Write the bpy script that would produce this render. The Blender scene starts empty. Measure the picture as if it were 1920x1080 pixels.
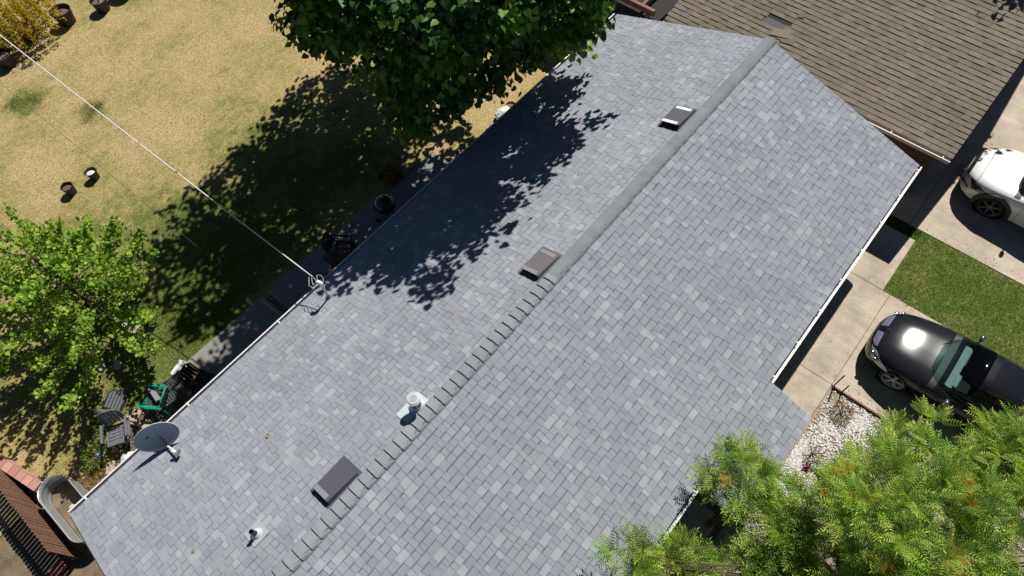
import bpy, bmesh, math, random
import numpy as np
from mathutils import Vector, Matrix
random.seed(7); rng = np.random.default_rng(11)
R = math.radians; PI = math.pi
scene = bpy.context.scene; COL = scene.collection

# ------------------------------------------------------------ camera, sky, sun
# world frame: X along the ridge of the grey roof, Y towards the back garden, Z up, metres
yaw, tilt, roll, FPX = 0.7645, 0.5094, -0.0765, 1252.78
h_ = Vector((math.cos(yaw), math.sin(yaw), 0)); up_ = Vector((0, 0, 1))
fwd = h_*math.sin(tilt) - up_*math.cos(tilt)
iup = h_*math.cos(tilt) + up_*math.sin(tilt)
rt = fwd.cross(iup)
rt2 = rt*math.cos(roll) + iup*math.sin(roll); up2 = -rt*math.sin(roll) + iup*math.cos(roll)
cam = bpy.data.objects.new('camera', bpy.data.cameras.new('camera')); COL.objects.link(cam)
m = Matrix((rt2, up2, -fwd)).transposed().to_4x4(); m.translation = Vector((-0.8016, -3.828, 15.0473))
cam.matrix_world = m
cam.data.sensor_width = 36; cam.data.lens = FPX/1920*36; cam.data.clip_start = 0.1; cam.data.clip_end = 500
scene.camera = cam

SUN = Vector((0.76, 0.14, 1.0)).normalized()          # towards the sun
elev = math.asin(SUN.z); azim = math.atan2(SUN.x, SUN.y)
world = bpy.data.worlds.new('World'); scene.world = world; world.use_nodes = True
nt = world.node_tree; sky = nt.nodes.new('ShaderNodeTexSky'); sky.sky_type = 'NISHITA'
sky.sun_disc = False; sky.sun_elevation = elev; sky.sun_rotation = azim; sky.altitude = 60; sky.air_density = .5; sky.dust_density = .1; sky.ozone_density = 2.5
nt.links.new(sky.outputs[0], nt.nodes['Background'].inputs[0])
nt.nodes['Background'].inputs[1].default_value = 0.05
sl = bpy.data.lights.new('sun', 'SUN'); sl.energy = 5.0; sl.angle = R(0.5); sl.color = (1.0, 0.955, 0.89)
so = bpy.data.objects.new('sun', sl); COL.objects.link(so)
so.rotation_euler = (-SUN).to_track_quat('-Z', 'Y').to_euler(); so.location = (0, 0, 30)
scene.view_settings.view_transform = 'Standard'; scene.view_settings.look = 'None'
scene.view_settings.exposure = 0.0; scene.view_settings.gamma = 1.0
scene.view_settings.use_curve_mapping = False
scene.cycles.max_bounces = 5; scene.cycles.diffuse_bounces = 1; scene.cycles.transparent_max_bounces = 8
scene.cycles.use_denoising = True

# ------------------------------------------------------------ materials
def mat(name, col=(.5, .5, .5), rough=.7, metal=0., noise=0., nscale=8., bump=0., bscale=60., attr=None,
        col2=None, spec=.5, trans=0., coat=0., detail=4., ramp=None):
    """procedural Principled material; ramp = list of (pos, colour) driven by noise"""
    M = bpy.data.materials.new(name); M.use_nodes = True; N = M.node_tree.nodes; L = M.node_tree.links
    b = N['Principled BSDF']; b.inputs['Roughness'].default_value = rough; b.inputs['Metallic'].default_value = metal
    b.inputs['Specular IOR Level'].default_value = spec; b.inputs['Coat Weight'].default_value = coat
    geo = N.new('ShaderNodeNewGeometry')
    src = None
    if attr:
        a = N.new('ShaderNodeAttribute'); a.attribute_name = attr; src = a.outputs['Color']
    else:
        c = N.new('ShaderNodeRGB'); c.outputs[0].default_value = (*col, 1); src = c.outputs[0]
    if ramp or col2:
        n = N.new('ShaderNodeTexNoise'); n.inputs['Scale'].default_value = nscale; n.inputs['Detail'].default_value = detail
        n.inputs['Roughness'].default_value = .65
        L.new(geo.outputs['Position'], n.inputs['Vector'])
        r = N.new('ShaderNodeValToRGB'); e = r.color_ramp.elements
        pts = ramp or [(.38, col), (.62, col2)]
        e[0].position = pts[0][0]; e[0].color = (*pts[0][1], 1); e[1].position = pts[-1][0]; e[1].color = (*pts[-1][1], 1)
        for p, c_ in pts[1:-1]:
            q = e.new(p); q.color = (*c_, 1)
        L.new(n.outputs['Fac'], r.inputs[0]); src = r.outputs[0]
    if noise:
        n = N.new('ShaderNodeTexNoise'); n.inputs['Scale'].default_value = bscale; n.inputs['Detail'].default_value = 5
        n.inputs['Roughness'].default_value = .7
        L.new(geo.outputs['Position'], n.inputs['Vector'])
        mr = N.new('ShaderNodeMapRange'); mr.inputs[1].default_value = .3; mr.inputs[2].default_value = .7
        mr.inputs[3].default_value = 1-noise; mr.inputs[4].default_value = 1+noise
        L.new(n.outputs['Fac'], mr.inputs[0])
        v = N.new('ShaderNodeVectorMath'); v.operation = 'SCALE'
        L.new(src, v.inputs[0]); L.new(mr.outputs[0], v.inputs['Scale']); src = v.outputs[0]
    L.new(src, b.inputs['Base Color'])
    if bump:
        n2 = N.new('ShaderNodeTexNoise'); n2.inputs['Scale'].default_value = bscale*1.3; n2.inputs['Detail'].default_value = 4
        L.new(geo.outputs['Position'], n2.inputs['Vector'])
        bp = N.new('ShaderNodeBump'); bp.inputs['Strength'].default_value = bump; bp.inputs['Distance'].default_value = .02
        L.new(n2.outputs['Fac'], bp.inputs['Height']); L.new(bp.outputs[0], b.inputs['Normal'])
    if trans:
        t = N.new('ShaderNodeBsdfTranslucent'); v = N.new('ShaderNodeVectorMath'); v.operation = 'MULTIPLY'
        v.inputs[1].default_value = (1.25, 1.35, .5); L.new(src, v.inputs[0]); L.new(v.outputs[0], t.inputs[0])
        mx = N.new('ShaderNodeMixShader'); mx.inputs[0].default_value = trans
        L.new(b.outputs[0], mx.inputs[1]); L.new(t.outputs[0], mx.inputs[2])
        L.new(mx.outputs[0], N['Material Output'].inputs[0])
    return M
def glass(name, tint, fac=.75, rough=.02):
    M = bpy.data.materials.new(name); M.use_nodes = True; N = M.node_tree.nodes; L = M.node_tree.links
    b = N['Principled BSDF']; b.inputs['Base Color'].default_value = (.01, .012, .014, 1); b.inputs['Roughness'].default_value = rough
    t = N.new('ShaderNodeBsdfTransparent'); t.inputs[0].default_value = (*tint, 1)
    mx = N.new('ShaderNodeMixShader'); mx.inputs[0].default_value = fac
    L.new(b.outputs[0], mx.inputs[1]); L.new(t.outputs[0], mx.inputs[2]); L.new(mx.outputs[0], N['Material Output'].inputs[0])
    return M

# ------------------------------------------------------------ mesh helpers
class MB:
    def __init__(s): s.v = []; s.f = []; s.c = []
    def add(s, vs, fs, col=None):
        o = len(s.v); s.v += [tuple(p) for p in vs]; s.f += [tuple(i+o for i in f) for f in fs]; s.c += [col]*len(fs); return s
    def box(s, c, d, rz=0, rx=0, ry=0, col=None, taper=1.):
        M = Matrix.Rotation(rz, 3, 'Z') @ Matrix.Rotation(ry, 3, 'Y') @ Matrix.Rotation(rx, 3, 'X')
        vs = []
        for z in (-.5, .5):
            k = taper if z > 0 else 1
            for x, y in ((-.5, -.5), (.5, -.5), (.5, .5), (-.5, .5)):
                vs.append(Vector(c) + M @ Vector((x*d[0]*k, y*d[1]*k, z*d[2])))
        return s.add(vs, [(3, 2, 1, 0), (4, 5, 6, 7), (0, 1, 5, 4), (1, 2, 6, 5), (2, 3, 7, 6), (3, 0, 4, 7)], col)
    def hexa(s, v8, col=None):
        return s.add(v8, [(3, 2, 1, 0), (4, 5, 6, 7), (0, 1, 5, 4), (1, 2, 6, 5), (2, 3, 7, 6), (3, 0, 4, 7)], col)
    def tube(s, pts, rad, n=8, cap=True, col=None):
        pts = [Vector(p) for p in pts]
        if not hasattr(rad, '__len__'): rad = [rad]*len(pts)
        vs = []; T = None
        for i, p in enumerate(pts):
            t = (pts[min(i+1, len(pts)-1)] - pts[max(i-1, 0)])
            t = t.normalized() if t.length > 1e-9 else Vector((0, 0, 1))
            if T is None:
                a = Vector((0, 0, 1)) if abs(t.z) < .9 else Vector((1, 0, 0)); T = t.cross(a).normalized()
            else:
                T = (T - t*T.dot(t)).normalized()
            B = t.cross(T)
            for k in range(n):
                a = 2*PI*k/n; vs.append(p + (T*math.cos(a) + B*math.sin(a))*rad[i])
        fs = [(i*n+k, i*n+(k+1) % n, (i+1)*n+(k+1) % n, (i+1)*n+k) for i in range(len(pts)-1) for k in range(n)]
        if cap: fs += [tuple(range(n-1, -1, -1)), tuple((len(pts)-1)*n+k for k in range(n))]
        return s.add(vs, fs, col)
    def lathe(s, prof, c=(0, 0, 0), n=24, rot=None, col=None, sx=1, sy=1):
        vs = []; c = Vector(c)
        for r, z in prof:
            for k in range(n):
                a = 2*PI*k/n; p = Vector((r*math.cos(a)*sx, r*math.sin(a)*sy, z))
                vs.append(c + (rot @ p if rot else p))
        fs = [(i*n+k, i*n+(k+1) % n, (i+1)*n+(k+1) % n, (i+1)*n+k) for i in range(len(prof)-1) for k in range(n)]
        return s.add(vs, fs, col)
    def prism(s, poly, z0, z1, col=None):
        n = len(poly); vs = [(x, y, z0) for x, y in poly] + [(x, y, z1) for x, y in poly]
        return s.add(vs, [tuple(range(n-1, -1, -1)), tuple(range(n, 2*n))] + [(i, (i+1) % n, n+(i+1) % n, n+i) for i in range(n)], col)
    def addc(s, vs, fs, cols):
        o = len(s.v); s.v += [tuple(p) for p in vs]; s.f += [tuple(i+o for i in f) for f in fs]; s.c += list(cols); return s
    def mesh(s, name, m, smooth=False):
        me = bpy.data.meshes.new(name); me.from_pydata(s.v, [], s.f); me.materials.append(m)
        if any(c is not None for c in s.c):
            a = me.attributes.new('col', 'FLOAT_COLOR', 'FACE')
            a.data.foreach_set('color', [x for c in s.c for x in (*(c or (.5, .5, .5)), 1.)])
        if smooth: me.shade_smooth()
        me.update(); return me
    def build(s, name, m, parent=None, smooth=False, bevel=0, **tags):
        o = bpy.data.objects.new(name, s.mesh(name, m, smooth)); COL.objects.link(o)
        if parent: o.parent = parent
        if bevel:
            b = o.modifiers.new('bevel', 'BEVEL'); b.width = bevel; b.segments = 2; b.limit_method = 'ANGLE'
        for k, v in tags.items(): o[k] = v
        return o
def tag(o, label=None, category=None, group=None, kind=None):
    for k, v in (('label', label), ('category', category), ('group', group), ('kind', kind)):
        if v: o[k] = v
    return o
def empty(name, loc=(0, 0, 0), rz=0, label=None, category=None, group=None, parent=None):
    o = bpy.data.objects.new(name, None); COL.objects.link(o); o.location = loc; o.rotation_euler = (0, 0, rz)
    o.empty_display_size = .1
    if parent: o.parent = parent
    return tag(o, label, category, group)
def copy_tree(o, parent=None):
    c = o.copy(); COL.objects.link(c)
    if parent: c.parent = parent
    for ch in list(o.children): copy_tree(ch, c)
    return c
def np_mesh(name, V, F, m, cols=None, smooth=False):
    """V (n,3), F (m,3) triangles, cols (m,3) per-face colours"""
    me = bpy.data.meshes.new(name); me.vertices.add(len(V)); me.vertices.foreach_set('co', V.astype(np.float32).ravel())
    nf, k = F.shape
    me.loops.add(nf*k); me.loops.foreach_set('vertex_index', F.astype(np.int32).ravel())
    me.polygons.add(nf); me.polygons.foreach_set('loop_start', np.arange(0, nf*k, k, dtype=np.int32))
    me.materials.append(m)
    if cols is not None:
        a = me.attributes.new('col', 'FLOAT_COLOR', 'FACE')
        a.data.foreach_set('color', np.hstack([cols, np.ones((nf, 1))]).astype(np.float32).ravel())
    me.update(calc_edges=True); me.validate()
    return me
def scatter(name, T, F, Rm, P, S, C, m, parent=None):
    """copies of template (T verts, F tris) with rotations Rm (M,3,3), positions P, scales S, colours C (M,3)"""
    M = len(P); n = len(T)
    V = np.einsum('mij,nj->mni', Rm, T)*np.asarray(S)[:, None, None] + P[:, None, :]
    FF = (F[None] + (np.arange(M)*n)[:, None, None]).reshape(-1, F.shape[1])
    me = np_mesh(name, V.reshape(-1, 3), FF, m, np.repeat(C, len(F), axis=0))
    o = bpy.data.objects.new(name, me); COL.objects.link(o)
    if parent: o.parent = parent
    return o
def frames(Y, Z):
    """rotation matrices whose local y axis is Y and local z is near Z"""
    Y = Y/np.linalg.norm(Y, axis=1, keepdims=True)
    X = np.cross(Y, Z); X /= np.linalg.norm(X, axis=1, keepdims=True)+1e-9
    Zn = np.cross(X, Y)
    return np.stack([X, Y, Zn], axis=2)

# ------------------------------------------------------------ material set
GRAN = mat('shingle_granules', attr='col', rough=.93, noise=.2, bscale=150, bump=.25, spec=.2)
def weather(M, amt, sc):
    N = M.node_tree.nodes; L = M.node_tree.links; b = N['Principled BSDF']; src = b.inputs['Base Color'].links[0].from_socket
    g = N.new('ShaderNodeNewGeometry'); out = src
    for scale, a, st in ((sc, amt, (1, 1, 1)), (sc*2.2, amt*.8, (2.6, .35, .35))):
        mp = N.new('ShaderNodeMapping'); mp.inputs['Scale'].default_value = st; L.new(g.outputs['Position'], mp.inputs['Vector'])
        n = N.new('ShaderNodeTexNoise'); n.inputs['Scale'].default_value = scale; n.inputs['Detail'].default_value = 6; L.new(mp.outputs[0], n.inputs['Vector'])
        mr = N.new('ShaderNodeMapRange'); mr.inputs[1].default_value = .3; mr.inputs[2].default_value = .7; mr.inputs[3].default_value = 1-a; mr.inputs[4].default_value = 1+a
        L.new(n.outputs['Fac'], mr.inputs[0]); v = N.new('ShaderNodeVectorMath'); v.operation = 'SCALE'; L.new(out, v.inputs[0]); L.new(mr.outputs[0], v.inputs['Scale']); out = v.outputs[0]
    L.new(out, b.inputs['Base Color'])
weather(GRAN, .07, .8)
CONC = mat('tan_concrete', ramp=[(.22, (.30, .25, .19)), (.40, (.44, .37, .285)), (.55, (.52, .44, .345)), (.75, (.58, .50, .40))], nscale=1.3, detail=8, rough=.9, noise=.16, bscale=26, bump=.15)  # blotchy tan concrete, the same colour on every drive
weather(CONC, .10, 1.1)
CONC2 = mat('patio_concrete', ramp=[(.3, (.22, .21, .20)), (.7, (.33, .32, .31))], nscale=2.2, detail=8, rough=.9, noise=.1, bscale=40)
DIRT = mat('bare_soil', ramp=[(.3, (.12, .085, .055)), (.7, (.25, .185, .12))], nscale=3, detail=8, rough=.97, noise=.3, bscale=30, bump=.5)
WHITE = mat('white_painted_metal', (.80, .79, .77), rough=.4, noise=.04, bscale=20)
CREAM = mat('cream_painted_metal', (.62, .55, .50), rough=.5, noise=.06, bscale=20)
STUCCO = mat('beige_stucco', (.42, .36, .29), rough=.95, noise=.06, bscale=60, bump=.3)
DARKWOOD = mat('dark_brown_timber', (.10, .052, .036), rough=.8, noise=.3, bscale=14, bump=.2)
REDWOOD = mat('red_stained_timber', (.27, .065, .035), rough=.8, noise=.25, bscale=14, bump=.2)
FENCEWOOD = mat('weathered_fence_timber', (.20, .105, .062), rough=.9, noise=.35, bscale=18, bump=.3)
BRICK = mat('pink_brick', attr='col', rough=.92, noise=.15, bscale=40, bump=.3)
BLACKP = mat('black_plastic', (.018, .018, .02), rough=.5, noise=.2, bscale=20)
GREYP = mat('grey_plastic', (.16, .17, .19), rough=.45, noise=.08, bscale=20)
DGREYP = mat('charcoal_plastic', (.07, .075, .085), rough=.45, noise=.08, bscale=20)
WHITEP = mat('white_plastic', (.78, .79, .80), rough=.35, noise=.03, bscale=20)
GREENP = mat('green_plastic', (.0, .33, .19), rough=.4, noise=.06, bscale=20)
GALV = mat('galvanised_steel', (.55, .58, .60), rough=.35, metal=.6, noise=.12, bscale=12)
VENTM = mat('grey_brown_vent_paint', (.135, .13, .135), rough=.6, noise=.06, bscale=30)
VENTM2 = mat('charcoal_vent_paint', (.085, .085, .11), rough=.6, noise=.06, bscale=30)
VENTB = mat('opening_shade', (.012, .012, .014), rough=.9)
FLASH = mat('pale_flashing_metal', (.56, .64, .66), rough=.45, noise=.06, bscale=20)
BARK = mat('bark', (.11, .075, .05), rough=.95, noise=.4, bscale=18, bump=.6)
LEAF = mat('big_tree_leaf', attr='col', rough=.5, trans=.30, spec=.3)
LEAF2 = mat('small_tree_leaf', attr='col', rough=.55, trans=.38, spec=.3)
LEAF3 = mat('feathery_leaf', attr='col', rough=.5, trans=.38, spec=.35)
RUBBER = mat('rubber', (.012, .012, .013), rough=.8)
CHROME = mat('chrome', (.7, .7, .72), rough=.12, metal=1.)
ALLOY = mat('alloy_wheel', (.62, .62, .64), rough=.35, metal=.35)
STONE = mat('pale_stone', attr='col', rough=.9, noise=.15, bscale=30, bump=.3)

# ------------------------------------------------------------ ground
def sheet(name, x0, x1, y0, y1, z, m, nx=1, ny=1, parent=None, **tags):
    xs = np.linspace(x0, x1, nx+1); ys = np.linspace(y0, y1, ny+1)
    b = MB(); b.v = [(x, y, z) for y in ys for x in xs]
    b.f = [(j*(nx+1)+i, j*(nx+1)+i+1, (j+1)*(nx+1)+i+1, (j+1)*(nx+1)+i) for j in range(ny) for i in range(nx)]
    b.c = [None]*len(b.f)
    return b.build(name, m, parent, **tags)
def lawn_mat(name, dry, mid, green, bias, patches=()):
    """grass: fine blade noise over dry/green patches; patches = (x, y, radius, amount) where it grows greener"""
    M = bpy.data.materials.new(name); M.use_nodes = True; N = M.node_tree.nodes; L = M.node_tree.links
    b = N['Principled BSDF']; b.inputs['Roughness'].default_value = .95; b.inputs['Specular IOR Level'].default_value = .15
    geo = N.new('ShaderNodeNewGeometry')
    def noise(s, d=6, r=.6, vec=None):
        n = N.new('ShaderNodeTexNoise'); n.inputs['Scale'].default_value = s; n.inputs['Detail'].default_value = d
        n.inputs['Roughness'].default_value = r; L.new(vec or geo.outputs['Position'], n.inputs['Vector']); return n.outputs['Fac']
    def math_(op, a, c):
        q = N.new('ShaderNodeMath'); q.operation = op
        for i, x in enumerate((a, c)):
            if isinstance(x, (int, float)): q.inputs[i].default_value = x
            else: L.new(x, q.inputs[i])
        return q.outputs[0]
    big = noise(.55, 7, .62); med = noise(3.5, 6, .7)
    f = math_('ADD', math_('MULTIPLY', big, .95), math_('MULTIPLY', med, .65)); f = math_('ADD', f, bias-.775)
    for (x, y, r, a) in patches:
        d = N.new('ShaderNodeVectorMath'); d.operation = 'DISTANCE'; d.inputs[1].default_value = (x, y, 0)
        L.new(geo.outputs['Position'], d.inputs[0])
        mr = N.new('ShaderNodeMapRange'); mr.interpolation_type = 'SMOOTHSTEP'
        mr.inputs[1].default_value = r; mr.inputs[2].default_value = r*.3; mr.inputs[3].default_value = 0; mr.inputs[4].default_value = a
        L.new(d.outputs['Value'], mr.inputs[0]); f = math_('ADD', f, mr.outputs[0])
    rp = N.new('ShaderNodeValToRGB'); e = rp.color_ramp.elements
    e[0].position = .38; e[0].color = (*dry, 1); e[1].position = .78; e[1].color = (*green, 1)
    q = e.new(.56); q.color = (*mid, 1)
    L.new(f, rp.inputs[0])
    # blades: stretched fine noise in two directions
    mp = N.new('ShaderNodeMapping'); mp.inputs['Scale'].default_value = (1, .45, 1); mp.inputs['Rotation'].default_value = (0, 0, .6)
    L.new(geo.outputs['Position'], mp.inputs['Vector'])
    fine = noise(34, 3, .8, mp.outputs[0]); fine2 = noise(11, 4, .75)
    v = math_('ADD', math_('MULTIPLY', fine, .75), math_('MULTIPLY', fine2, .5))
    mr = N.new('ShaderNodeMapRange'); mr.inputs[1].default_value = .42; mr.inputs[2].default_value = .84
    mr.inputs[3].default_value = .38; mr.inputs[4].default_value = 1.55; L.new(v, mr.inputs[0])
    sc = N.new('ShaderNodeVectorMath'); sc.operation = 'SCALE'; L.new(rp.outputs[0], sc.inputs[0]); L.new(mr.outputs[0], sc.inputs['Scale'])
    L.new(sc.outputs[0], b.inputs['Base Color'])
    bp = N.new('ShaderNodeBump'); bp.inputs['Strength'].default_value = .6; bp.inputs['Distance'].default_value = .03
    L.new(fine, bp.inputs['Height']); L.new(bp.outputs[0], b.inputs['Normal'])
    return M
BACKLAWN = lawn_mat('dry_back_lawn_grass', (.50, .375, .19), (.39, .32, .13), (.14, .18, .045), 0.45,
                    ((4.0, 9.3, 4.8, .22), (.6, 8.9, 3.2, .22), (-1, 7.3, 2.6, .22), (-3.5, 8.2, 3.2, .17), (-.5, 11.5, 3.2, .16), (-3, 15, 3, .10), (6.5, 21, 2.2, .25), (8, 20, 1.6, .2),
                     (.8, 18.4, 1.0, .25), (1.8, 16.3, .7, .2), (-3.5, 10, 2.5, .1)))
FRONTLAWN = lawn_mat('green_front_lawn_grass', (.27, .26, .10), (.14, .20, .045), (.07, .14, .025), .50)
sheet('ground', -60, 80, -60, 80, -.03, DIRT, kind='structure')
sheet('back_lawn', -30, 13.3, 6.75, 60, 0.0, BACKLAWN, kind='structure')
sheet('front_lawn', 11.06, 13.32, -14, -5.33, .012, FRONTLAWN, kind='structure')
sheet('side_grass_strip', 12.95, 13.32, -5.33, -3.6, .01, FRONTLAWN, kind='structure')
sheet('dry_verge', 7.3, 13.3, 3.0, 6.75, -.002, BACKLAWN, kind='structure')
def slabs(name, rects, m, z=.03):
    root = sheet(name, min(r[0] for r in rects)+.02, max(r[1] for r in rects)-.02, min(r[2] for r in rects)+.02, max(r[3] for r in rects)-.02, -.012, DIRT, kind='structure')
    for (x0, x1, y0, y1) in rects:
        b = MB(); b.box(((x0+x1)/2, (y0+y1)/2, z-.06), (x1-x0-.012, y1-y0-.012, .12)); b.build('slab', m, root, bevel=.006)
    return root
slabs('driveway', [(5.9, 7.96, -5.52, -3.5), (7.96, 11.04, -5.52, -3.5), (7.96, 11.04, -9, -5.52), (7.96, 11.04, -13, -9),
                   (11.04, 12.95, -5.33, -3.5)], CONC)
slabs('neighbour_driveway', [(13.33, 17.2, -5.0, 4.0), (17.2, 24, -5.0, 4.0), (13.33, 17.2, -10, -5.0), (17.2, 24, -10, -5.0), (13.33, 17.2, -16, -10), (17.2, 24, -16, -10)], CONC)
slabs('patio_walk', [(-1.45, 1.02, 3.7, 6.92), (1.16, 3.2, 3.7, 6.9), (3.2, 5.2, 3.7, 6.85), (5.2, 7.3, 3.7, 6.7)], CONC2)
slabs('porch_path', [(2.6, 3.75, -5.1, -3.6), (1.4, 2.6, -5.1, -3.6)], CONC)

# ------------------------------------------------------------ roofs
XA, XB, WB, WF, ZE, ZR = -4.517, 12.590, 4.24, 4.23, 2.60, 3.942
SL = (ZR-ZE)/WF
def roof_frame(origin, along, down):
    """local (a along eave, d down slope, h off the deck) -> world"""
    o = Vector(origin); a = Vector(along).normalized(); d = Vector(down).normalized(); n = a.cross(d); n = n if n.z > 0 else -n
    return o, a, d, n
def px_dist(p):
    q = p - cam.location if hasattr(cam, 'location') else p
    return q
CAMLOC = Vector((-0.8016, -3.828, 15.0473))
def in_view(p):
    q = Vector(p)-CAMLOC; z = q.dot(fwd)
    if z < .1: return 1e9
    u = 960+FPX*q.dot(rt2)/z; v = 540-FPX*q.dot(up2)/z
    return z if (-10 < u < 1930 and -10 < v < 1090) else 1e9
WIDTHS = [.085, .105, .125, .15, .18, .23]
def shingle_geo(w, exp, high, t0, t1, mir=False, band=.024, bandf=.52, tone=(.3, .3, .3)):
    """one tab: x along the eave, y down the slope (0 = butt edge), z off the deck; low tabs carry the dark printed band at their top"""
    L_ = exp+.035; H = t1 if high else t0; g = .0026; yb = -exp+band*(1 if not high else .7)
    z = lambda y: .0035+(H-.0035)*(y+L_)/L_
    X = (w-g, g) if mir else (g, w-g)
    v = [(x, y, b) for y, b in ((-L_, .0005), (0, .001)) for x in X] + [(x, y, z(y)) for y in (-L_, yb, 0) for x in X]
    f = [(0, 2, 3, 1), (4, 5, 7, 6), (6, 7, 9, 8), (0, 1, 5, 4), (2, 8, 9, 3), (0, 4, 6, 8, 2), (1, 3, 9, 7, 5)]
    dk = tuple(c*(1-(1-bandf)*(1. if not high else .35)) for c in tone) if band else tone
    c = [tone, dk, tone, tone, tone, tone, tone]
    return v, ([q[::-1] for q in f] if mir else f), c
HEXF = [(3, 2, 1, 0), (4, 5, 6, 7), (0, 1, 5, 4), (1, 2, 6, 5), (2, 3, 7, 6), (3, 0, 4, 7)]
def lay_shingles(roofs, parent, tones, weights, exp, t0, t1, limit, tag_name='shingle', widths=WIDTHS, jit=0.003, skip=None, band=.025):
    """roofs = list of (origin at ridge, along, down, alen(d)->(a0,a1), slope length); courses from the eave up"""
    items = []
    for (org, along, down, span, slen) in roofs:
        o, a, d, n = roof_frame(org, along, down)
        k = 0; pos = slen+.02
        while pos > .03:
            a0, a1 = span(pos); x = a0 + random.uniform(-.25, 0)*0
            prev = False; first = True
            while x < a1-1e-6:
                w = random.choice(widths)
                if first: w = w*random.uniform(.6, 1); w = min(widths, key=lambda q: abs(q-w)); first = False
                ww = w
                if x+w > a1-.05: ww = a1-x
                high = (not prev) if random.random() < .72 else prev
                prev = high
                c = o + a*(x+ww/2) + d*(pos-exp/2)
                if not (skip and skip(x+ww/2, pos)):
                    items.append((in_view(c), o, a, d, n, x, pos + (random.uniform(-jit, jit)), ww, high, random.choices(range(len(tones)), weights)[0], ww == w))
                x += ww
            pos -= exp; k += 1
    items.sort(key=lambda t: t[0])
    cache = {}; mb = MB(); cnt = 0
    for (zz, o, a, d, n, x, pos, w, high, tn, exact) in items:
        mir = a.cross(d).z < 0
        key = (w, high, tn, mir)
        if cnt < limit and exact and zz < 1e8:
            if key not in cache:
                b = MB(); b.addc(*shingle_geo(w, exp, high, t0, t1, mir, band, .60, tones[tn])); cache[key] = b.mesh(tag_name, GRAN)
            ob = bpy.data.objects.new(tag_name, cache[key]); COL.objects.link(ob); ob.parent = parent
            if mir: M = Matrix((-a, d, (-a).cross(d))).transposed(); org_ = o + a*(x+w) + d*pos
            else: M = Matrix((a, d, a.cross(d))).transposed(); org_ = o + a*x + d*pos
            M = M.to_4x4(); M.translation = org_; ob.matrix_world = M; ob.matrix_basis = M
            cnt += 1
        else:
            bf = .60+random.uniform(-.08, .10)
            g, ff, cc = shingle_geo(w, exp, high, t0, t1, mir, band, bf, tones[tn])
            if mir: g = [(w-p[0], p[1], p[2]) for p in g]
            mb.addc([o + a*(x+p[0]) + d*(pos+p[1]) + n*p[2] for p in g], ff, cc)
    ob = mb.build('shingle_courses', GRAN, parent); ob['kind'] = 'stuff'
    return cnt

house = empty('house', (0, 0, 0), label='long low house under a new blue grey shingle gable roof', category='house')
UNDER = mat('roof_underlay', (.045, .047, .05), rough=.95)
rb = MB()
T = .14
XE2, XE1, YX = 3.22, 5.773, WF+1.02      # the part of the front eave that runs further out over the entry
def rz_(y): return ZR - SL*abs(y)
def slope_slab(b, x0, x1, y0, y1):
    b.hexa([(x0, y0, rz_(y0)-T), (x1, y0, rz_(y0)-T), (x1, y1, rz_(y1)-T), (x0, y1, rz_(y1)-T), (x0, y0, rz_(y0)), (x1, y0, rz_(y0)), (x1, y1, rz_(y1)), (x0, y1, rz_(y1))])
slope_slab(rb, XA, XB, 0, WB); slope_slab(rb, XA, XB, -WF, 0); slope_slab(rb, XE2, XE1, -YX, -WF)
roof = rb.build('roof', UNDER, house)
SLEN = math.hypot(WF, ZR-ZE); SEXT = SLEN*YX/WF
TONES = [(.294, .314, .352), (.308, .330, .367), (.321, .345, .379), (.368, .396, .430), (.311, .317, .360), (.280, .298, .338), (.322, .352, .380)]
TW = [20, 28, 20, 11, 9, 6, 5]
dn_b = (0, 1, -SL); dn_f = (0, -1, -SL)
def span_front(d):
    return (XA-.02, XB+.02) if d < SLEN+.05 else (XE2-.02, XE1+.02)
lay_shingles([((0, 0, ZR), (1, 0, 0), dn_b, lambda d: (XA-.02, XB+.02), SLEN),
              ((0, 0, ZR), (1, 0, 0), dn_f, span_front, SEXT)],
             roof, TONES, TW, .1500, .011, .018, 296)
# ridge caps: laid from both ends, so they overlap away from each other where they meet at x = 4.2
CAPT = [(.262, .288, .308), (.248, .275, .296), (.275, .301, .320), (.262, .282, .305)]
def cap_mesh(col, s):
    L_ = .2355; ct, bt = .005, .040
    # s = -1: thick edge on the -x side
    def ring(x, t):
        out = []
        for y, q in ((-.125, .35), (-.10, 1), (-.022, 1), (.022, 1), (.135, 1), (.165, .35)):
            out.append((x, y, -SL*abs(y)*.95 + t*q + .006))
        return out
    A = ring(0, bt); B = ring(-s*L_, ct)
    A0 = [(0, y, -SL*abs(y)+.006) for (_, y, _) in A]; B0 = [(-s*L_, y, -SL*abs(y)+.004) for (_, y, _) in B]
    b = MB(); vs = A+B+A0+B0
    f = [(i, i+1, 6+i+1, 6+i) for i in range(5)] + [(i, i+1, 12+i+1, 12+i) for i in range(5)] + [(6+i, 7+i, 19+i, 18+i) for i in range(5)]
    f += [(0, 6, 18, 12), (5, 11, 23, 17)]
    b.add(vs, f, col); return b.mesh('ridge_cap', GRAN)
caps = {}
x = XA-.02
k = 0
JOIN = 4.24
n1 = int((JOIN-XA)/.2055)
for i in range(n1+1):
    key = (random.randrange(4), -1)
    if key not in caps: caps[key] = cap_mesh(CAPT[key[0]], -1)
    o = bpy.data.objects.new('ridge_cap', caps[key]); COL.objects.link(o); o.parent = roof
    o.location = (JOIN - i*.2055, random.uniform(-.004, .004), ZR+.012)
n2 = int((XB-JOIN)/.2055)
for i in range(n2+1):
    key = (random.randrange(4), 1)
    if key not in caps: caps[key] = cap_mesh(CAPT[key[0]], 1)
    o = bpy.data.objects.new('ridge_cap', caps[key]); COL.objects.link(o); o.parent = roof
    o.location = (min(JOIN+.2055*(i+1)+.03, XB+.03), random.uniform(-.003, .003), ZR+.012)
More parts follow.
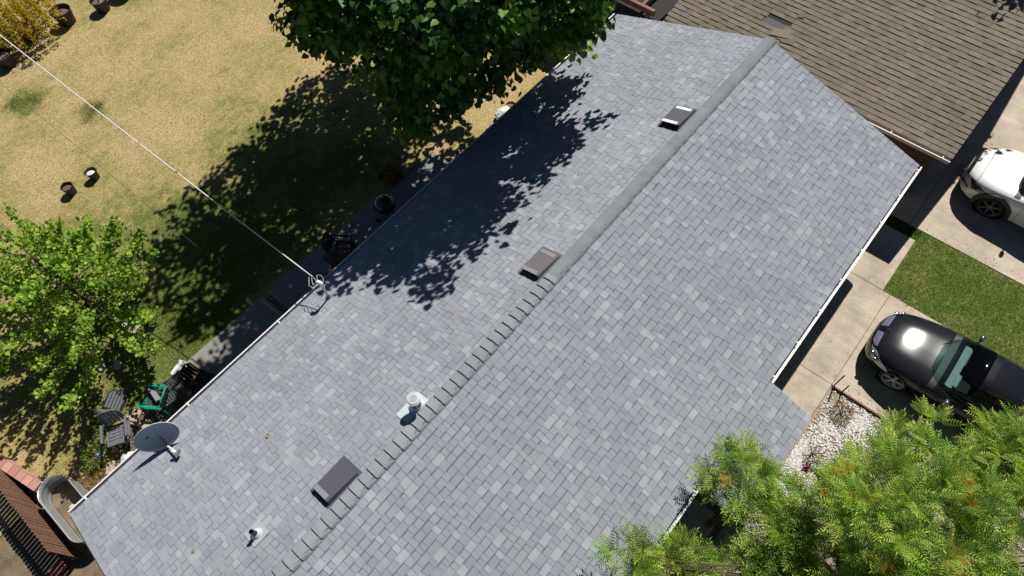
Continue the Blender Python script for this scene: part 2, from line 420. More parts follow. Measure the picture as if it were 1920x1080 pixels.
# walls, fascia, gutters
wb_ = MB(); wb_.box(((XA+XB)/2, 0, 1.2), (XB-XA-.7, 2*3.66, 2.5))
gx0, gx1 = XA+.35, XB-.35
for gx in (gx0, gx1):
    wb_.add([(gx, -3.66, 2.45), (gx, 3.66, 2.45), (gx, 0, 3.72)], [(0, 1, 2)])
wb_.build('wall', STUCCO, house)
FASC = mat('dark_red_fascia', (.13, .035, .028), rough=.6, noise=.1, bscale=20)
fb = MB()
fb.box(((XE1+XB)/2, -WF+.012, ZE-.085), (XB-XE1, .022, .15)); fb.box(((XA+XE2)/2, -WF+.012, ZE-.085), (XE2-XA, .022, .15))
fb.box(((XE2+XE1)/2, -YX+.012, rz_(YX)-.085), (XE1-XE2, .022, .15)); fb.box(((XA+XB)/2, WB-.012, ZE-.085), (XB-XA, .022, .15))
fb.build('fascia', FASC, house)
WCAP = mat('shed_wood', (.13, .035, .028), rough=.6)
GSHADE = mat('gutter_shade', (.035, .028, .022), rough=.95, noise=.4, bscale=30)  # dark strip colour standing in for the shade inside the gutter
def gutter(parent, p0, p1, out, m, name='gutter', hang=.92, w=.118, h=.11):
    """K-style gutter open at the top along p0-p1, 'out' the outward unit vector"""
    p0 = Vector(p0); p1 = Vector(p1); out = Vector(out); t = .0022; d = (p1-p0)
    prof = [(0, 0), (0, -h), (w*.72, -h), (w*.8, -h*.5), (w, -h*.35), (w, 0), (w-.030, 0), (w-.030, -.006), (w-t*2, -.008), (w-t*2, -h*.33), (w*.8-t*2, -h*.5+t), (w*.72-t, -h+t*2), (t*2, -h+t*2), (t*2, 0)]
    b = MB(); n = len(prof)
    vs = [p0+out*a+Vector((0, 0, z)) for a, z in prof] + [p1+out*a+Vector((0, 0, z)) for a, z in prof]
    b.add(vs, [(i, (i+1) % n, n+(i+1) % n, n+i) for i in range(n)])
    for q, s in ((p0, 1), (p1, -1)):
        e = q + d.normalized()*.002*s
        b.add([e, e+Vector((0, 0, -h)), e+out*w*.72+Vector((0, 0, -h)), e+out*w+Vector((0, 0, -h*.35)), e+out*w], [(0, 1, 2, 3, 4)])
    g = b.build(name, m, parent)
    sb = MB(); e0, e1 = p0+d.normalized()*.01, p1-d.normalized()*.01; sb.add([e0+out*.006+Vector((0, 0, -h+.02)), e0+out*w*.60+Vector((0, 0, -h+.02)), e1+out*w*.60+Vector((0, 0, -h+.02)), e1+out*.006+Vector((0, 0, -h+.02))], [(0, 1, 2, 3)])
    sb.build('gutter_shade', GSHADE, g)
    L_ = d.length; k = max(1, int(L_/hang))
    for i in range(k+1):
        q = p0 + d*((i+.15)/(k+.3))
        hb = MB(); c = q+out*(w/2)+Vector((0, 0, .001)); a = d.normalized()
        rz = math.atan2(a.y, a.x); hb.box(c, (.028, w+.01, .008), rz=rz); hb.build('hanger', m, g)
    return g
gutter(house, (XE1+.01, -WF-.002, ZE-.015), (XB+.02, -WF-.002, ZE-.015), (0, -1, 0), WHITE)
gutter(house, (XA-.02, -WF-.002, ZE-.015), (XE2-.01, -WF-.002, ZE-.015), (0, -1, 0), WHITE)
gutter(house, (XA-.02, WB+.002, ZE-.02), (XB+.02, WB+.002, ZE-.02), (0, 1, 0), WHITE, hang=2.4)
# drip edges on the rakes
DRIP = mat('dark_drip_edge', (.06, .055, .06), rough=.5)
for xx in (XA-.03, XB+.03):
    for s_ in (1, -1):
        MB().hexa([(xx-.006, 0, ZR-.07), (xx+.006, 0, ZR-.07), (xx+.006, s_*WF, ZE-.07), (xx-.006, s_*WF, ZE-.07), (xx-.006, 0, ZR+.003), (xx+.006, 0, ZR+.003), (xx+.006, s_*WF, ZE+.003), (xx-.006, s_*WF, ZE+.003)]).build('drip_edge', DRIP, house)
# entry post
for px_, py_ in ((XE2+.25, -5.0), (XE1-.25, -5.0)):
    MB().box((px_, py_, 1.1), (.1, .1, 2.16)).build('porch_post', DARKWOOD, house)
# exhaust pipe bracket at the front corner
MB().tube([(XB-.08, -WF-.05, 2.47), (XB-.08, -WF-.05, 2.38), (XB-.10, -3.72, 2.15), (XB-.10, -3.70, .1)], .032, 8).build('downspout', CREAM, house)

# roof vents (low slant-back boxes), standing on the back slope
def on_back(x, y, h=0): return Vector((x, y, ZR-SL*y+h*.953))
def box_vent(x0, x1, y0, y1, m, strips, label):
    v = empty('roof_vent', on_back((x0+x1)/2, (y0+y1)/2, .02), parent=house); v['label'] = label
    Rm_ = Matrix.Rotation(-math.atan(SL), 4, 'X'); v.rotation_euler = Rm_.to_euler()
    lx, ly = (x1-x0), (y1-y0)/.953
    b = MB(); b.box((0, 0, .003), (lx+.13, ly+.12, .004)); b.build('flange', FLASH if False else m, v)
    hh = .095
    b = MB()
    X, Y = lx/2, ly/2
    b.add([(-X+.02, -Y+.02, .005), (X-.02, -Y+.02, .005), (X-.02, Y-.02, .005), (-X+.02, Y-.02, .005),
           (-X+.02, -Y+.02, hh*.95), (X-.02, -Y+.02, hh*.33), (X-.02, Y-.02, hh*.33), (-X+.02, Y-.02, hh*.95)], HEXF)
    b.build('throat', VENTB, v)  # near-black colour stands in for the shade under the hood
    b = MB()
    b.add([(-X, -Y, hh), (X, -Y, hh*.35), (X, Y, hh*.35), (-X, Y, hh), (-X, -Y, hh+.012), (X, -Y, hh*.35+.012), (X, Y, hh*.35+.012), (-X, Y, hh+.012)], HEXF)
    b.add([(-X, -Y-.003, .01), (X, -Y-.003, .01), (X, -Y-.003, hh*.35+.01), (-X, -Y-.003, hh+.01)], [(0, 1, 2, 3)])
    b.add([(X+.002, -Y, .01), (X+.002, Y, .01), (X+.002, Y, hh*.35+.01), (X+.002, -Y, hh*.35+.01)], [(0, 1, 2, 3)])
    b.build('hood', m, v, bevel=.003)
    sm = WHITEP if strips == 2 else mat('faded_strip', (.26, .255, .27), rough=.5)
    if strips:
        for sx in (-1, 1):
            if strips == 1 and sx == 1: continue
            c = sx*(X-.055); hz = hh+.0135 if sx < 0 else hh*.35+.0135
            sl_ = -(hh*.65)/(2*X)
            b = MB(); z0 = hh+.0135+(c-.04+X)*sl_; z1 = hh+.0135+(c+.04+X)*sl_
            b.add([(c-.052, -Y+.06, z0), (c+.04, -Y+.06, z1), (c+.04, Y-.02, z1), (c-.052, Y-.02, z0),
                   (c-.052, -Y+.06, z0+.003), (c+.04, -Y+.06, z1+.003), (c+.04, Y-.02, z1+.003), (c-.052, Y-.02, z0+.003)], HEXF)
            b.build('strip', sm, v)
    return v
box_vent(9.0, 9.66, .19, .63, VENTM2, 2, 'slate coloured roof vent with a white strip at each end')
box_vent(4.16, 4.81, .20, .62, VENTM, 3, 'brown grey roof vent beside the middle of the ridge')
box_vent(-1.28, -.64, .20, .62, VENTM2, 1, 'plain dark roof vent nearest the camera')

# round capped flue and plastic soil pipe
def on_slope_empty(name, x, y, label):
    v = empty(name, on_back(x, y, .018), parent=house); v['label'] = label; return v
Rt = Matrix.Rotation(-math.atan(SL), 3, 'X')
v = on_slope_empty('flue_pipe', .84, .26, 'pale round capped flue on a flashing plate')
b = MB(); q = [Rt @ Vector(p) for p in [(-.34, -.19, 0), (.21, -.19, 0), (.21, .22, 0), (-.34, .22, 0), (-.34, -.19, .004), (.21, -.19, .004), (.21, .22, .004), (-.34, .22, .004)]]
b.add(q, HEXF); b.build('flashing', FLASH, v)
b = MB(); b.lathe([(.15, 0), (.145, .02), (.10, .07), (.085, .13), (.085, .14)], (0, 0, -.01), 28); b.build('boot', FLASH, v, smooth=True)
b = MB(); b.lathe([(.065, 0), (.065, .42), (.0, .42)], (0, 0, 0), 24); b.build('pipe', GALV, v, smooth=False)
b = MB(); b.lathe([(.07, .33), (.115, .345), (.118, .40), (.108, .412), (.102, .405), (.098, .414), (0, .42)], (0, 0, 0), 32); b.lathe([(.118, .40), (.13, .395), (.13, .387), (.118, .385)], (0, 0, 0), 32)
b.build('cap', FLASH, v)
v = on_slope_empty('soil_pipe', -2.38, .86, 'short black pipe through a pale flashing')
b = MB(); q = [Rt @ Vector(p) for p in [(-.15, -.16, 0), (.16, -.16, 0), (.16, .2, 0), (-.15, .2, 0), (-.15, -.16, .004), (.16, -.16, .004), (.16, .2, .004), (-.15, .2, .004)]]
b.add(q, HEXF); b.build('flashing', mat('painted_flashing', (.38, .43, .45), rough=.6, noise=.08, bscale=20), v)
b = MB(); b.lathe([(.105, 0), (.10, .03), (.06, .085), (.045, .11)], (0, 0, -.01), 24); b.build('boot', FLASH, v, smooth=True)
b = MB(); b.lathe([(.04, 0), (.04, .25), (.031, .25), (.031, .02)], (0, 0, 0), 20); b.build('pipe', BLACKP, v)

# ------------------------------------------------------------ neighbour's house
NX0, NY0, NY1 = 13.65, -4.79, 3.3; NLEN = 7.5; NS = .335; ZN = 2.25
nh = empty('neighbour_house', (0, 0, 0), label='neighbouring house with a weathered brown shingle roof and cream gutter', category='house')
b = MB(); nx1 = NX0+NLEN
b.hexa([(NX0, NY0, ZN-T), (nx1, NY0, ZN-T+NS*NLEN), (nx1, NY1, ZN-T+NS*NLEN), (NX0, NY1, ZN-T), (NX0, NY0, ZN), (nx1, NY0, ZN+NS*NLEN), (nx1, NY1, ZN+NS*NLEN), (NX0, NY1, ZN)])
b.hexa([(nx1+NLEN, NY0, ZN-T), (nx1, NY0, ZN-T+NS*NLEN), (nx1, NY1, ZN-T+NS*NLEN), (nx1+NLEN, NY1, ZN-T), (nx1+NLEN, NY0, ZN), (nx1, NY0, ZN+NS*NLEN), (nx1, NY1, ZN+NS*NLEN), (nx1+NLEN, NY1, ZN)])
nroof = b.build('roof', UNDER, nh)
NT_ = [(.235, .205, .160), (.26, .228, .182), (.215, .188, .148), (.245, .212, .180), (.232, .212, .160), (.205, .178, .145), (.245, .20, .172)]
NSL = NLEN*math.hypot(1, NS)
lay_shingles([((nx1, 0, ZN+NS*NLEN), (0, 1, 0), (-1, 0, -NS), lambda d: (NY0-.02, NY1+.02), NSL)], nroof, NT_, [16, 16, 12, 10, 10, 8, 6], 0.145, .015, .023, 296,
             widths=[.16, .2, .24, .3], jit=.003, band=.012, skip=lambda a, d: (abs(a-.66) < .36 and abs(NSL-d-1.22) < .14))
# torn patch: exposed felt and two slipped shingles
b = MB(); o, a, d, n = roof_frame((nx1, 0, ZN+NS*NLEN), (0, 1, 0), (-1, 0, -NS))
def npt(y, up, hh): return o + a*y + d*(NSL-up) + n*hh
for (y0, y1, u0, u1, hh, c, sk) in ((.33, 1.0, 1.12, 1.30, .004, (.17, .165, .17), 0), (.16, .62, .86, 1.10, .03, (.27, .25, .20), .10), (-.05, .28, .80, .97, .028, (.2, .19, .14), .06), (.14, .3, 1.62, 1.78, .026, (.17, .165, .14), .05)):
    q = MB(); q.add([npt(y0, u0+sk, hh), npt(y1, u0, hh*.9), npt(y1, u1, hh*.5), npt(y0, u1+sk, hh*.6), npt(y0, u0+sk, hh+.006), npt(y1, u0, hh*.9+.006), npt(y1, u1, hh*.5+.006), npt(y0, u1+sk, hh*.6+.006)], HEXF, c)
    ob = q.build('slipped_shingle' if hh > .01 else 'exposed_felt', GRAN, nroof)
MB().box((NX0+NLEN, (NY0+NY1)/2, 1.05), (2*NLEN-.9, NY1-NY0-.6, 2.1)).build('wall', DARKWOOD, nh)
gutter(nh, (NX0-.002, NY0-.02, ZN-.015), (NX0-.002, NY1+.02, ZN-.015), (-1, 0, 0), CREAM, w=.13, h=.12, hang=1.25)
b = MB()
for yy in (NY0-.012, NY1+.012):
    b.hexa([(NX0, yy-.01, ZN-.17), (nx1, yy-.01, ZN-.17+NS*NLEN), (nx1, yy+.01, ZN-.17+NS*NLEN), (NX0, yy+.01, ZN-.17), (NX0, yy-.01, ZN-.004), (nx1, yy-.01, ZN-.004+NS*NLEN), (nx1, yy+.01, ZN-.004+NS*NLEN), (NX0, yy+.01, ZN-.004)])
b.build('fascia', DARKWOOD, nh)
# patio cover behind the neighbour's roof: brown beams
pc = empty('patio_cover', (13.5, 4.4, 0), label='brown timber patio cover frame at the back corner of the neighbouring house', category='pergola')
PINKW = mat('brown_painted_beam', (.20, .105, .085), rough=.7, noise=.12, bscale=12)
MB().box((0.0, .35, 2.38), (.10, 2.3, .16)).build('beam', PINKW, pc)
for xx, yy, ll in ((1.6, -.36, 3.1), (1.6, .95, 3.1)): MB().box((xx, yy, 2.36), (ll, .08, .14)).build('rafter', PINKW, pc)
for yy in (-.6, 1.4): MB().box((0, yy, 1.15), (.1, .1, 2.3)).build('post', PINKW, pc)
MB().box((2.3, 1.0, 2.16), (4.6, 3.9, .03)).build('shade_sheet', mat('patio_shade_black', (.03, .028, .03), rough=.9), pc)  # black sheet added below the beams, painted in place of the shade there
# ------------------------------------------------------------ fences and brickwork
def board_fence(name, x, y0, y1, h, m, bw, gap, label, dog=True, t=.018):
    f = empty(name, (x, y0, 0), label=label, category='fence')
    y = 0
    while y < y1-y0-.01:
        hh = h*random.uniform(.985, 1.01); w = bw-gap
        b = MB(); s = .02
        poly = [(0, 0), (w, 0), (w, hh-s), (w-s, hh), (s, hh), (0, hh-s)]
        dx = random.uniform(-.004, .004)
        b.add([(dx-t/2, y+p, q) for p, q in poly] + [(dx+t/2, y+p, q) for p, q in poly], [(5, 4, 3, 2, 1, 0), (6, 7, 8, 9, 10, 11)] + [(i, (i+1) % 6, 6+(i+1) % 6, 6+i) for i in range(6)])
        b.build('board', m, f); y += bw
    for z in (.25, h*.8): MB().box((-.045, (y1-y0)/2, z), (.04, y1-y0, .09)).build('rail', m, f)
    return f
board_fence('timber_fence', 13.42, 3.9, 11.2, 1.75, REDWOOD, .135, .012, 'red stained board fence running behind the back corner of the grey roof')
board_fence('low_fence', -5.66, 4.93, 8.6, 1.12, FENCEWOOD, .098, .013, 'low weathered brown board fence beside the galvanised trough')
bw = empty('brick_wall', (-5.32, 6.75, 0), .22, label='low pink brick wall between the brown fence and the lawn', category='wall')
for r in range(6):
    for i in range(14):
        off = .11 if r % 2 else 0
        c = random.choice([(.50, .26, .21), (.56, .31, .26), (.46, .22, .18), (.60, .36, .31)])
        MB().box((random.uniform(-.003, .003), i*.216+off, .04+r*.075), (.20, .205, .065), col=c).build('brick', BRICK, bw)
bp = empty('brick_stack', (-5.98, 5.12, 0), label='short row of red cored bricks by the end of the low fence', category='bricks')
for i in range(3):
    br = empty('brick', (0-i*.11, 0-i*.0, .0), parent=bp)
    br.name = 'brick_row'
    b = MB(); b.box((0, 0, .035), (.095, .20, .065), col=(.52, .20, .14)); b.build('brick', BRICK, br)
    for k_ in (-1, 0, 1): MB().box((0, k_*.055, .0685), (.03, .022, .003)).build('core_hole', VENTB, br)

# ------------------------------------------------------------ galvanised stock tank
st = empty('stock_tank', (-5.08, 5.72, 0), label='oval galvanised stock tank half under the corner of the eave', category='trough')
def stadium(w, L_, n=14):
    r = w/2; out = []
    for k in range(n+1): a = PI*k/n; out.append((r*math.cos(a), L_/2-r + r*math.sin(a)))
    for k in range(n+1): a = PI+PI*k/n; out.append((r*math.cos(a), -L_/2+r + r*math.sin(a)))
    return out
def loft(b, rings):
    n = len(rings[0]); vs = [p for r in rings for p in r]
    b.add(vs, [(i*n+k, i*n+(k+1) % n, (i+1)*n+(k+1) % n, (i+1)*n+k) for i in range(len(rings)-1) for k in range(n)])
b = MB(); S0 = stadium(.66, 1.82)
def ringz(sc, z, S=None): return [(x*sc, y*(1-(1-sc)*.4), z) for x, y in (S or S0)]
zs = [0, .08, .1, .12, .26, .28, .30, .44, .46, .48, .6]; rr = [.96, .965, .985, .965, .97, .99, .97, .975, .995, .975, .985]
loft(b, [ringz(r, z) for r, z in zip(rr, zs)] + [ringz(r-.02, z) for r, z in zip(rr[::-1], zs[::-1])]); b.v = b.v
b.add([(x*.94, y*.97, .02) for x, y in S0], [tuple(range(len(S0)))]); b.build('tub', GALV, st, smooth=True)
b = MB(); loft(b, [ringz(.985, .595), ringz(1.03, .60), ringz(1.035, .615), ringz(1.0, .62), ringz(.965, .61), ringz(.96, .595)]); b.build('rim', GALV, st, smooth=True)
b = MB(); b.add([(x*.92, y*.96, .17) for x, y in S0], [tuple(range(len(S0)))]); b.build('soil', DIRT, st)
for (x_, y_, s_) in ((-.05, .2, .07), (.08, -.05, .06), (-.12, .0, .05)):
    b = MB(); b.lathe([(0, 0), (s_*.8, .01), (s_, .05), (s_*.6, .09), (0, .1)], (x_, y_, .16), 9, col=(.5, .47, .42)); b.build('stone', STONE, st)

# ------------------------------------------------------------ satellite dish
dn = Vector((-.3, -.9, .3)).normalized()
dish = empty('satellite_dish', (-2.55, 3.78, 2.74), label='oval satellite dish facing away from the sun over the back gutter', category='satellite dish')
zc = Vector((-2.54, 3.92, 3.12))-Vector((-2.55, 3.78, 2.74))
xa = Vector((0, 0, 1)).cross(dn).normalized(); ya = dn.cross(xa)
RM = Matrix((xa, ya, dn)).transposed()
DM = mat('dish_face_grey', (.30, .36, .44), rough=.55, noise=.04, bscale=20)
b = MB(); A_, B_ = .385, .345
prof = [(r, .10*(r*r)-.0) for r in np.linspace(0.001, 1, 9)]
vs = []; n = 40
for r, z in prof:
    for k in range(n):
        a = 2*PI*k/n; vs.append(zc + RM @ Vector((r*A_*math.cos(a), r*B_*math.sin(a), z-.06)))
b.add(vs, [(i*n+k, i*n+(k+1) % n, (i+1)*n+(k+1) % n, (i+1)*n+k) for i in range(8) for k in range(n)])
o = b.build('reflector', DM, dish, smooth=True); s_ = o.modifiers.new('solid', 'SOLIDIFY'); s_.thickness = .008; s_.offset = -1
b = MB(); ringp = [zc + RM @ Vector((A_*1.005*math.cos(2*PI*k/n), B_*1.005*math.sin(2*PI*k/n), .04)) for k in range(n)]
b.tube(ringp+[ringp[0]], .006, 6, cap=False); b.build('rim', WHITE, dish, smooth=True)
# printed mark on the reflector: an open swept triangle and a line of small lettering
b = MB()
def dp(u, v_): 
    r2 = (u/A_)**2+(v_/B_)**2
    return zc + RM @ Vector((u, v_, .10*r2-.06+.006))
def flat(poly): b.add([dp(*p) for p in poly], [tuple(range(len(poly)))])
flat([(-.23, .00), (-.12, .09), (-.10, .02), (-.17, -.03)]); flat([(-.06, .13), (.07, .15), (.05, .13), (-.02, .115)])
flat([(.05, .15), (.07, .15), (.01, .05), (-.005, .06)]); flat([(-.08, .08), (-.05, .10), (-.03, .07), (-.06, .05)])
for i in range(7): flat([(.045+i*.022, -.045+.004*(i % 3)), (.058+i*.022, -.045+.004*(i % 3)), (.058+i*.022, -.065), (.045+i*.022, -.065)])
b.build('logo_print', mat('dish_print', (.03, .035, .05), rough=.5), dish)
ft = Vector((0, 0, .0))
b = MB(); b.tube([ft, ft+Vector((0, .05, .12)), zc-dn*.10], .024, 10); b.build('mast', GREYP, dish)
b = MB(); b.box(ft, (.16, .24, .012), rx=-math.atan(SL)); b.build('foot_plate', GREYP, dish)
lnb = Vector((-2.50, 3.43, 3.02))-Vector((-2.55, 3.78, 2.74)); arm0 = zc + RM @ Vector((-.02, -B_*.95, .0))
b = MB(); b.tube([arm0 - dn*.03, arm0+(lnb-arm0)*.5+Vector((0, 0, -.01)), lnb], .019, 8); b.build('feed_arm', WHITE, dish)
b = MB(); b.tube([lnb+Vector((-.02, .03, -.02)), lnb+Vector((-.05, .085, .02))], [.036, .032], 12); b.build('receiver_horn', WHITE, dish)
b = MB(); b.box(lnb+Vector((0, -.02, -.02)), (.12, .06, .05), rz=.5); b.build('bracket', GREYP, dish)

# ------------------------------------------------------------ service mast and overhead cables
def at_mast(x, y, z): return Vector((x, y, z))
sm = empty('service_mast', (1.55, 3.80, 2.74), label='grey electrical service mast with cable clamp through the back edge of the roof', category='mast')
b = MB(); b.tube([(0, 0, -.1), (0, 0, .56)], .024, 10); b.build('pipe', GALV, sm, smooth=True)
b = MB(); b.lathe([(.075, 0), (.07, .03), (.035, .075)], (0, 0, -.01), 16); b.build('boot', GREYP, sm, smooth=True)
b = MB(); b.tube([(0, 0, .52), (.0, .01, .60), (-.015, .06, .63), (-.03, .10, .60)], [.04, .05, .045, .035], 12); b.build('weatherhead', WHITE, sm, smooth=True)
b = MB(); b.tube([(0, .02, .50), (.01, .18, .50), (.02, .30, .51)], .009, 6); b.build('strain_clamp', GALV, sm)
for q in ([(-.02, .09, .58), (-.10, .16, .50), (-.06, .26, .47), (.0, .33, .5)], [(-.02, .09, .58), (.08, .20, .64), (.14, .16, .58), (.13, .1, .52), (.03, .04, .46)], [(-.03, .09, .58), (-.13, .12, .46), (-.16, .25, .46), (-.03, .38, .50)]):
    b = MB(); b.tube([Vector(p) for p in q], .0055, 5); b.build('drip_loop', WHITE, sm)
def cable(name, p0, p1, sag, r, m, label, nseg=36):
    p0 = Vector(p0); p1 = Vector(p1); b = MB(); pts = []
    for i in range(nseg+1):
        t = i/nseg; p = p0.lerp(p1, t); p.z -= sag*4*t*(1-t); pts.append(p-p0)
    b.tube(pts, r, 6); o = b.build(name, m, smooth=True); o.location = p0
    return tag(o, label, 'cable')
cable('power_cable', (1.57, 4.12, 3.25), (.62, 24.5, 6.1), .25, .014, WHITE, 'pale twisted overhead power cable crossing the dry lawn to the service mast')
cable('phone_cable', (.62, 4.35, 2.7), (.1, 26, 4.4), .2, .0045, mat('thin_dark_cable', (.05, .045, .04), rough=.7), 'thin dark overhead cable running below the pale power cable')
#PART2
# ------------------------------------------------------------ front garden bed
BEDM = mat('gravel_bed_ground', ramp=[(.3, (.22, .165, .11)), (.5, (.36, .29, .21)), (.7, (.46, .40, .32))], nscale=3, detail=8, rough=.97, noise=.3, bscale=45, bump=.6)
b = MB(); b.add([(7.95, -5.53, -.005), (7.95, -12, -.005), (-4, -12, -.005), (-4, -5.25, -.005), (5.9, -5.25, -.005), (5.9, -5.53, -.005)], [(0, 5, 4, 3, 2, 1)])
b.build('garden_bed', BEDM, kind='structure')
# white rock chips scattered over the bed
def blob_template(seed=3):
    t = (1+5**.5)/2; vs = np.array([(-1, t, 0), (1, t, 0), (-1, -t, 0), (1, -t, 0), (0, -1, t), (0, 1, t), (0, -1, -t), (0, 1, -t), (t, 0, -1), (t, 0, 1), (-t, 0, -1), (-t, 0, 1)], float)
    vs /= np.linalg.norm(vs[0]); r = np.random.default_rng(seed); vs *= r.uniform(.75, 1.15, (12, 1)); vs[:, 2] *= .6
    fs = np.array([(0, 11, 5), (0, 5, 1), (0, 1, 7), (0, 7, 10), (0, 10, 11), (1, 5, 9), (5, 11, 4), (11, 10, 2), (10, 7, 6), (7, 1, 8), (3, 9, 4), (3, 4, 2), (3, 2, 6), (3, 6, 8), (3, 8, 9), (4, 9, 5), (2, 4, 11), (6, 2, 10), (8, 6, 7), (9, 8, 1)])
    return vs, fs
BV, BF = blob_template()
def rand_rot(n, r=rng):
    a = r.normal(size=(n, 3)); a /= np.linalg.norm(a, axis=1, keepdims=True); z = r.normal(size=(n, 3)); return frames(a, z)
def rot_z(n):
    a = rng.uniform(0, 2*PI, n); c, s = np.cos(a), np.sin(a); z = np.zeros(n); o = np.ones(n)
    return np.stack([np.stack([c, -s, z], 1), np.stack([s, c, z], 1), np.stack([z, z, o], 1)], 1)
pts = []
for (cx, cy, sx, sy, n) in ((7.45, -6.45, .42, .55, 1900), (6.9, -6.0, .5, .35, 1100), (6.0, -5.75, .42, .25, 1500), (5.1, -5.75, .5, .3, 1800), (5.6, -6.4, .7, .45, 900), (4.3, -5.6, .5, .25, 700), (7.3, -7.4, .4, .5, 600), (6.3, -6.8, .8, .8, 700), (7.1, -9, .8, 1.0, 400)):
    p = np.stack([rng.normal(cx, sx*.62, n), rng.normal(cy, sy*.62, n)], 1); pts.append(p)
p = np.vstack(pts); p = p[(p[:, 0] < 7.9) & (p[:, 1] < -5.58) & (p[:, 0] > 2.5)]
n = len(p); base = np.array([(.74, .71, .67), (.80, .78, .76), (.62, .56, .50), (.52, .43, .36)])[rng.choice(4, n, p=[.42, .33, .15, .10])]
o = scatter('white_gravel', BV, BF, rot_z(n), np.column_stack([p, rng.uniform(0, .012, n)]), rng.uniform(.012, .032, n), base*rng.uniform(.85, 1.05, (n, 1)), STONE); o['kind'] = 'stuff'
# edging strip with two iron stakes
ed = MB(); ed.box((7.93, -6.9, .03), (.03, 2.7, .07)); ed.build('bed_edging', mat('rusty_edging', (.20, .09, .06), rough=.9, noise=.3, bscale=30), kind='structure')
RUST = mat('rusty_iron', (.14, .06, .045), rough=.9, noise=.3, bscale=40)
for (x_, y_, h2, lab) in ((7.99, -5.57, .62, 'taller rusty stake at the corner of the white gravel bed'), (7.93, -5.78, .45, 'shorter rusty stake just behind the corner one in the gravel')):
    s = MB(); s.tube([(0, 0, 0), (.0, 0, h2*.6), (.0, .0, h2)], .016, 6); s = s.build('metal_stake', RUST); s.location = (x_, y_, 0); tag(s, lab, 'stake', 'iron stakes at the bed corner')

# ------------------------------------------------------------ plants
def quad_leaf(w=.5, droop=.15):
    V = np.array([(0, 0, 0), (-w/2, .45, .06), (w/2, .45, .06), (0, 1, -droop), (0, .5, -.02)], float)
    F = np.array([(0, 4, 1), (0, 2, 4), (1, 4, 3), (4, 2, 3)]); return V, F
def heart_leaf():
    V = np.array([(0, 0, 0), (-.32, -.10, .03), (-.50, .22, .10), (-.30, .68, .04), (0, 1.05, -.16), (.32, -.10, .03), (.50, .22, .10), (.30, .68, .04), (0, .45, -.02)], float)
    F = np.array([(0, 8, 1), (1, 8, 2), (2, 8, 3), (3, 8, 4), (0, 5, 8), (5, 6, 8), (6, 7, 8), (7, 4, 8)]); return V, F
def frond(nl=7):
    V = []; F = []
    def leaf(base, d, L_, w):
        d = np.array(d, float); d /= np.linalg.norm(d); s = np.cross(d, [0, 0, 1]); s /= np.linalg.norm(s); o = len(V); base = np.array(base, float)
        V.extend([base, base+d*L_*.4+s*w/2+[0, 0, .012], base+d*L_*.4-s*w/2+[0, 0, .012], base+d*L_+[0, 0, -.05*L_*3]])
        F.extend([(o, o+2, o+3), (o, o+3, o+1)])
    def pos(t): return np.array([0, t, .10*t-.42*t*t])
    for i in range(nl):
        t = .2+.72*i/(nl-1); L_ = .30*(1-.35*abs(t-.5)*2*(1 if t > .5 else .6))
        for sd in (-1, 1): leaf(pos(t), (sd*.95, .42, -.12), L_, .075)
    leaf(pos(.95), (0, 1, -.5), .28, .075)
    o = len(V); a, c = pos(0), pos(1); V.extend([a+[.008, 0, 0], a-[.008, 0, 0], pos(.5)+[.006, 0, 0], pos(.5)-[.006, 0, 0], c])
    F.extend([(o, o+2, o+1), (o+1, o+2, o+3), (o+2, o+4, o+3)])
    return np.array(V, float), np.array(F)
def pick(cols, w, n, var=.18):
    c = np.array(cols)[rng.choice(len(cols), n, p=np.array(w)/sum(w))]
    return c*rng.uniform(1-var, 1+var, (n, 1))
def unit(v): return v/(np.linalg.norm(v, axis=1, keepdims=True)+1e-9)
def branch_pts(p0, p1, k=6, wob=.12, lift=.25):
    p0 = Vector(p0); p1 = Vector(p1); L_ = (p1-p0).length; out = []
    for i in range(k+1):
        t = i/k; p = p0.lerp(p1, t); w = math.sin(PI*t)
        p += Vector((random.uniform(-1, 1), random.uniform(-1, 1), random.uniform(-.3, .6)))*wob*L_*w*.5 + Vector((0, 0, lift*L_*w*.3)); out.append(p)
    return out
def limb(b, pts, r0, r1, n=7):
    k = len(pts)-1; b.tube(pts, [r0+(r1-r0)*(i/k)**.8 for i in range(k+1)], n)

